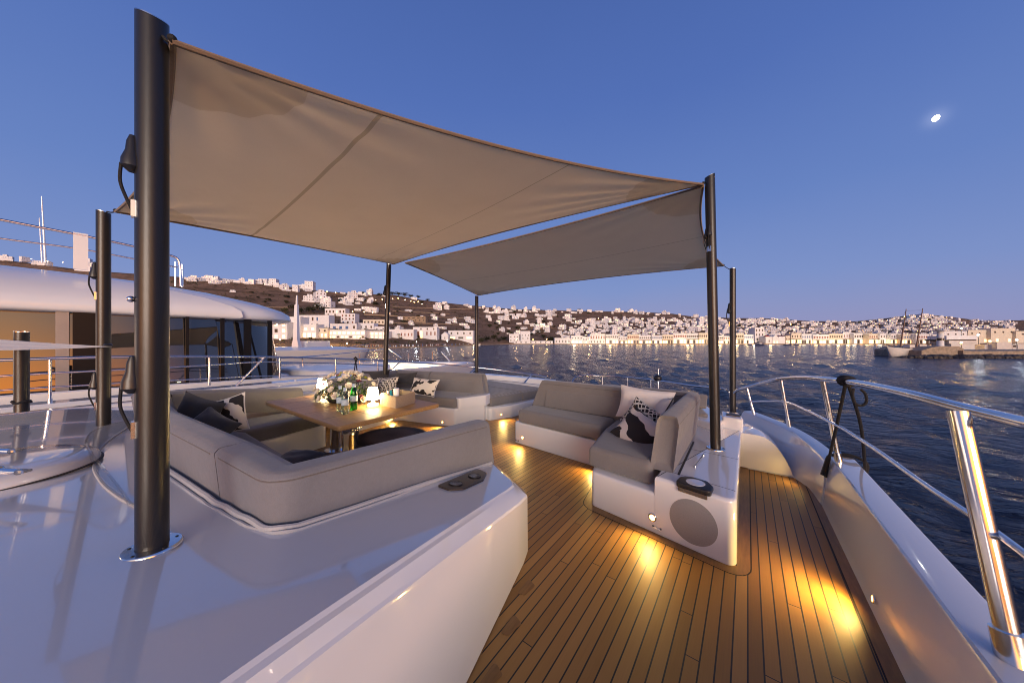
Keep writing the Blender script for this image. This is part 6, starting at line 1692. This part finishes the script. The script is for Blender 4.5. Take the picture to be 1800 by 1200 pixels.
# ================================================================ sky and light
SUN_AZ = Vector((.70, -.71, 0)).normalized(); SUN_EL = R(1.5)
w = bpy.data.worlds.new('World'); SC.world = w; w.use_nodes = True; nt = w.node_tree
bg = nt.nodes['Background']
tc = N(nt, 'ShaderNodeTexCoord'); sp = N(nt, 'ShaderNodeSeparateXYZ'); ln(nt, tc.outputs['Generated'], sp.inputs[0])
el = math_(nt, 'MULTIPLY', math_(nt, 'ARCSINE', sp.outputs['Z']), 2/math.pi)
hz = noise(nt, tc.outputs['Generated'], 2.6, 4)
el = math_(nt, 'MULTIPLY_ADD', math_(nt, 'SUBTRACT', hz.outputs['Fac'], .5), .05, el)
base = ramp(nt, el, [(0.00, (.130, .130, .224)), (0.03, (0.112, 0.127, 0.240)), (0.10, (0.081, 0.118, 0.254)), (0.22, (0.054, 0.094, 0.236)), (0.40, (0.034, 0.067, 0.204)), (0.54, (0.027, 0.055, 0.176)), (0.66, (0.014, 0.030, 0.101)), (1.00, (0.008, 0.017, 0.062))])
warm = ramp(nt, el, [(0.0, (3.0, .88, .10)), (.05, (2.9, .90, .11)), (.09, (1.9, .78, .20)), (.15, (.95, .66, .42)), (.24, (.36, .33, .36)), (.42, (.046, .076, .215)), (.60, (.020, .040, .13)), (1.0, (.010, .02, .07))])
dt = N(nt, 'ShaderNodeVectorMath', operation='DOT_PRODUCT'); ln(nt, tc.outputs['Generated'], dt.inputs[0]); dt.inputs[1].default_value = SUN_AZ
mr = N(nt, 'ShaderNodeMapRange', interpolation_type='SMOOTHSTEP'); mr.inputs['From Min'].default_value = .55; mr.inputs['From Max'].default_value = .84; ln(nt, dt.outputs['Value'], mr.inputs['Value'])
custom = mixc(nt, mr.outputs[0], base, warm)
sky = N(nt, 'ShaderNodeTexSky', sky_type='NISHITA'); sky.sun_disc = False; sky.sun_elevation = SUN_EL; sky.sun_rotation = math.atan2(SUN_AZ.x, SUN_AZ.y)
skyd = N(nt, 'ShaderNodeVectorMath', operation='SCALE'); ln(nt, sky.outputs[0], skyd.inputs[0]); skyd.inputs['Scale'].default_value = .012
md = N(nt, 'ShaderNodeVectorMath', operation='DOT_PRODUCT'); ln(nt, tc.outputs['Generated'], md.inputs[0]); md.inputs[1].default_value = (mp-Vector((0, 0, H))).normalized()
au = math_(nt, 'POWER', math_(nt, 'MAXIMUM', md.outputs['Value'], 0.0), 12000.0); au2 = math_(nt, 'POWER', math_(nt, 'MAXIMUM', md.outputs['Value'], 0.0), 700.0)
aur = math_(nt, 'ADD', math_(nt, 'MULTIPLY', au, .05), math_(nt, 'MULTIPLY', au2, .002))
custom = mixc(nt, 1.0, custom, mixc(nt, aur, (0, 0, 0), (1, .98, .95)), 'ADD')
tot = mixc(nt, 1.0, custom, skyd.outputs[0], 'ADD')
ln(nt, tot, bg.inputs['Color']); bg.inputs['Strength'].default_value = 1.0
l = bpy.data.lights.new('afterglow_sun', 'SUN'); l.energy = 2.0; l.angle = R(34); l.color = (1, .87, .77)
o = bpy.data.objects.new('afterglow_sun', l); COL.objects.link(o)
dv = -(SUN_AZ*math.cos(R(2))+Vector((0, 0, math.sin(R(2))))); o.rotation_euler = dv.to_track_quat('-Z', 'Y').to_euler()

SC.view_settings.view_transform = 'Standard'; SC.view_settings.look = 'None'; SC.view_settings.exposure = 1.12; SC.view_settings.gamma = 1
SC.cycles.use_denoising = True; SC.cycles.filter_width = 1.0; SC.cycles.denoising_prefilter = 'ACCURATE'; SC.cycles.max_bounces = 8; SC.cycles.transmission_bounces = 8; SC.cycles.sample_clamp_indirect = 4; SC.cycles.sample_clamp_direct = 0
SC.cycles.caustics_reflective = False; SC.cycles.caustics_refractive = False
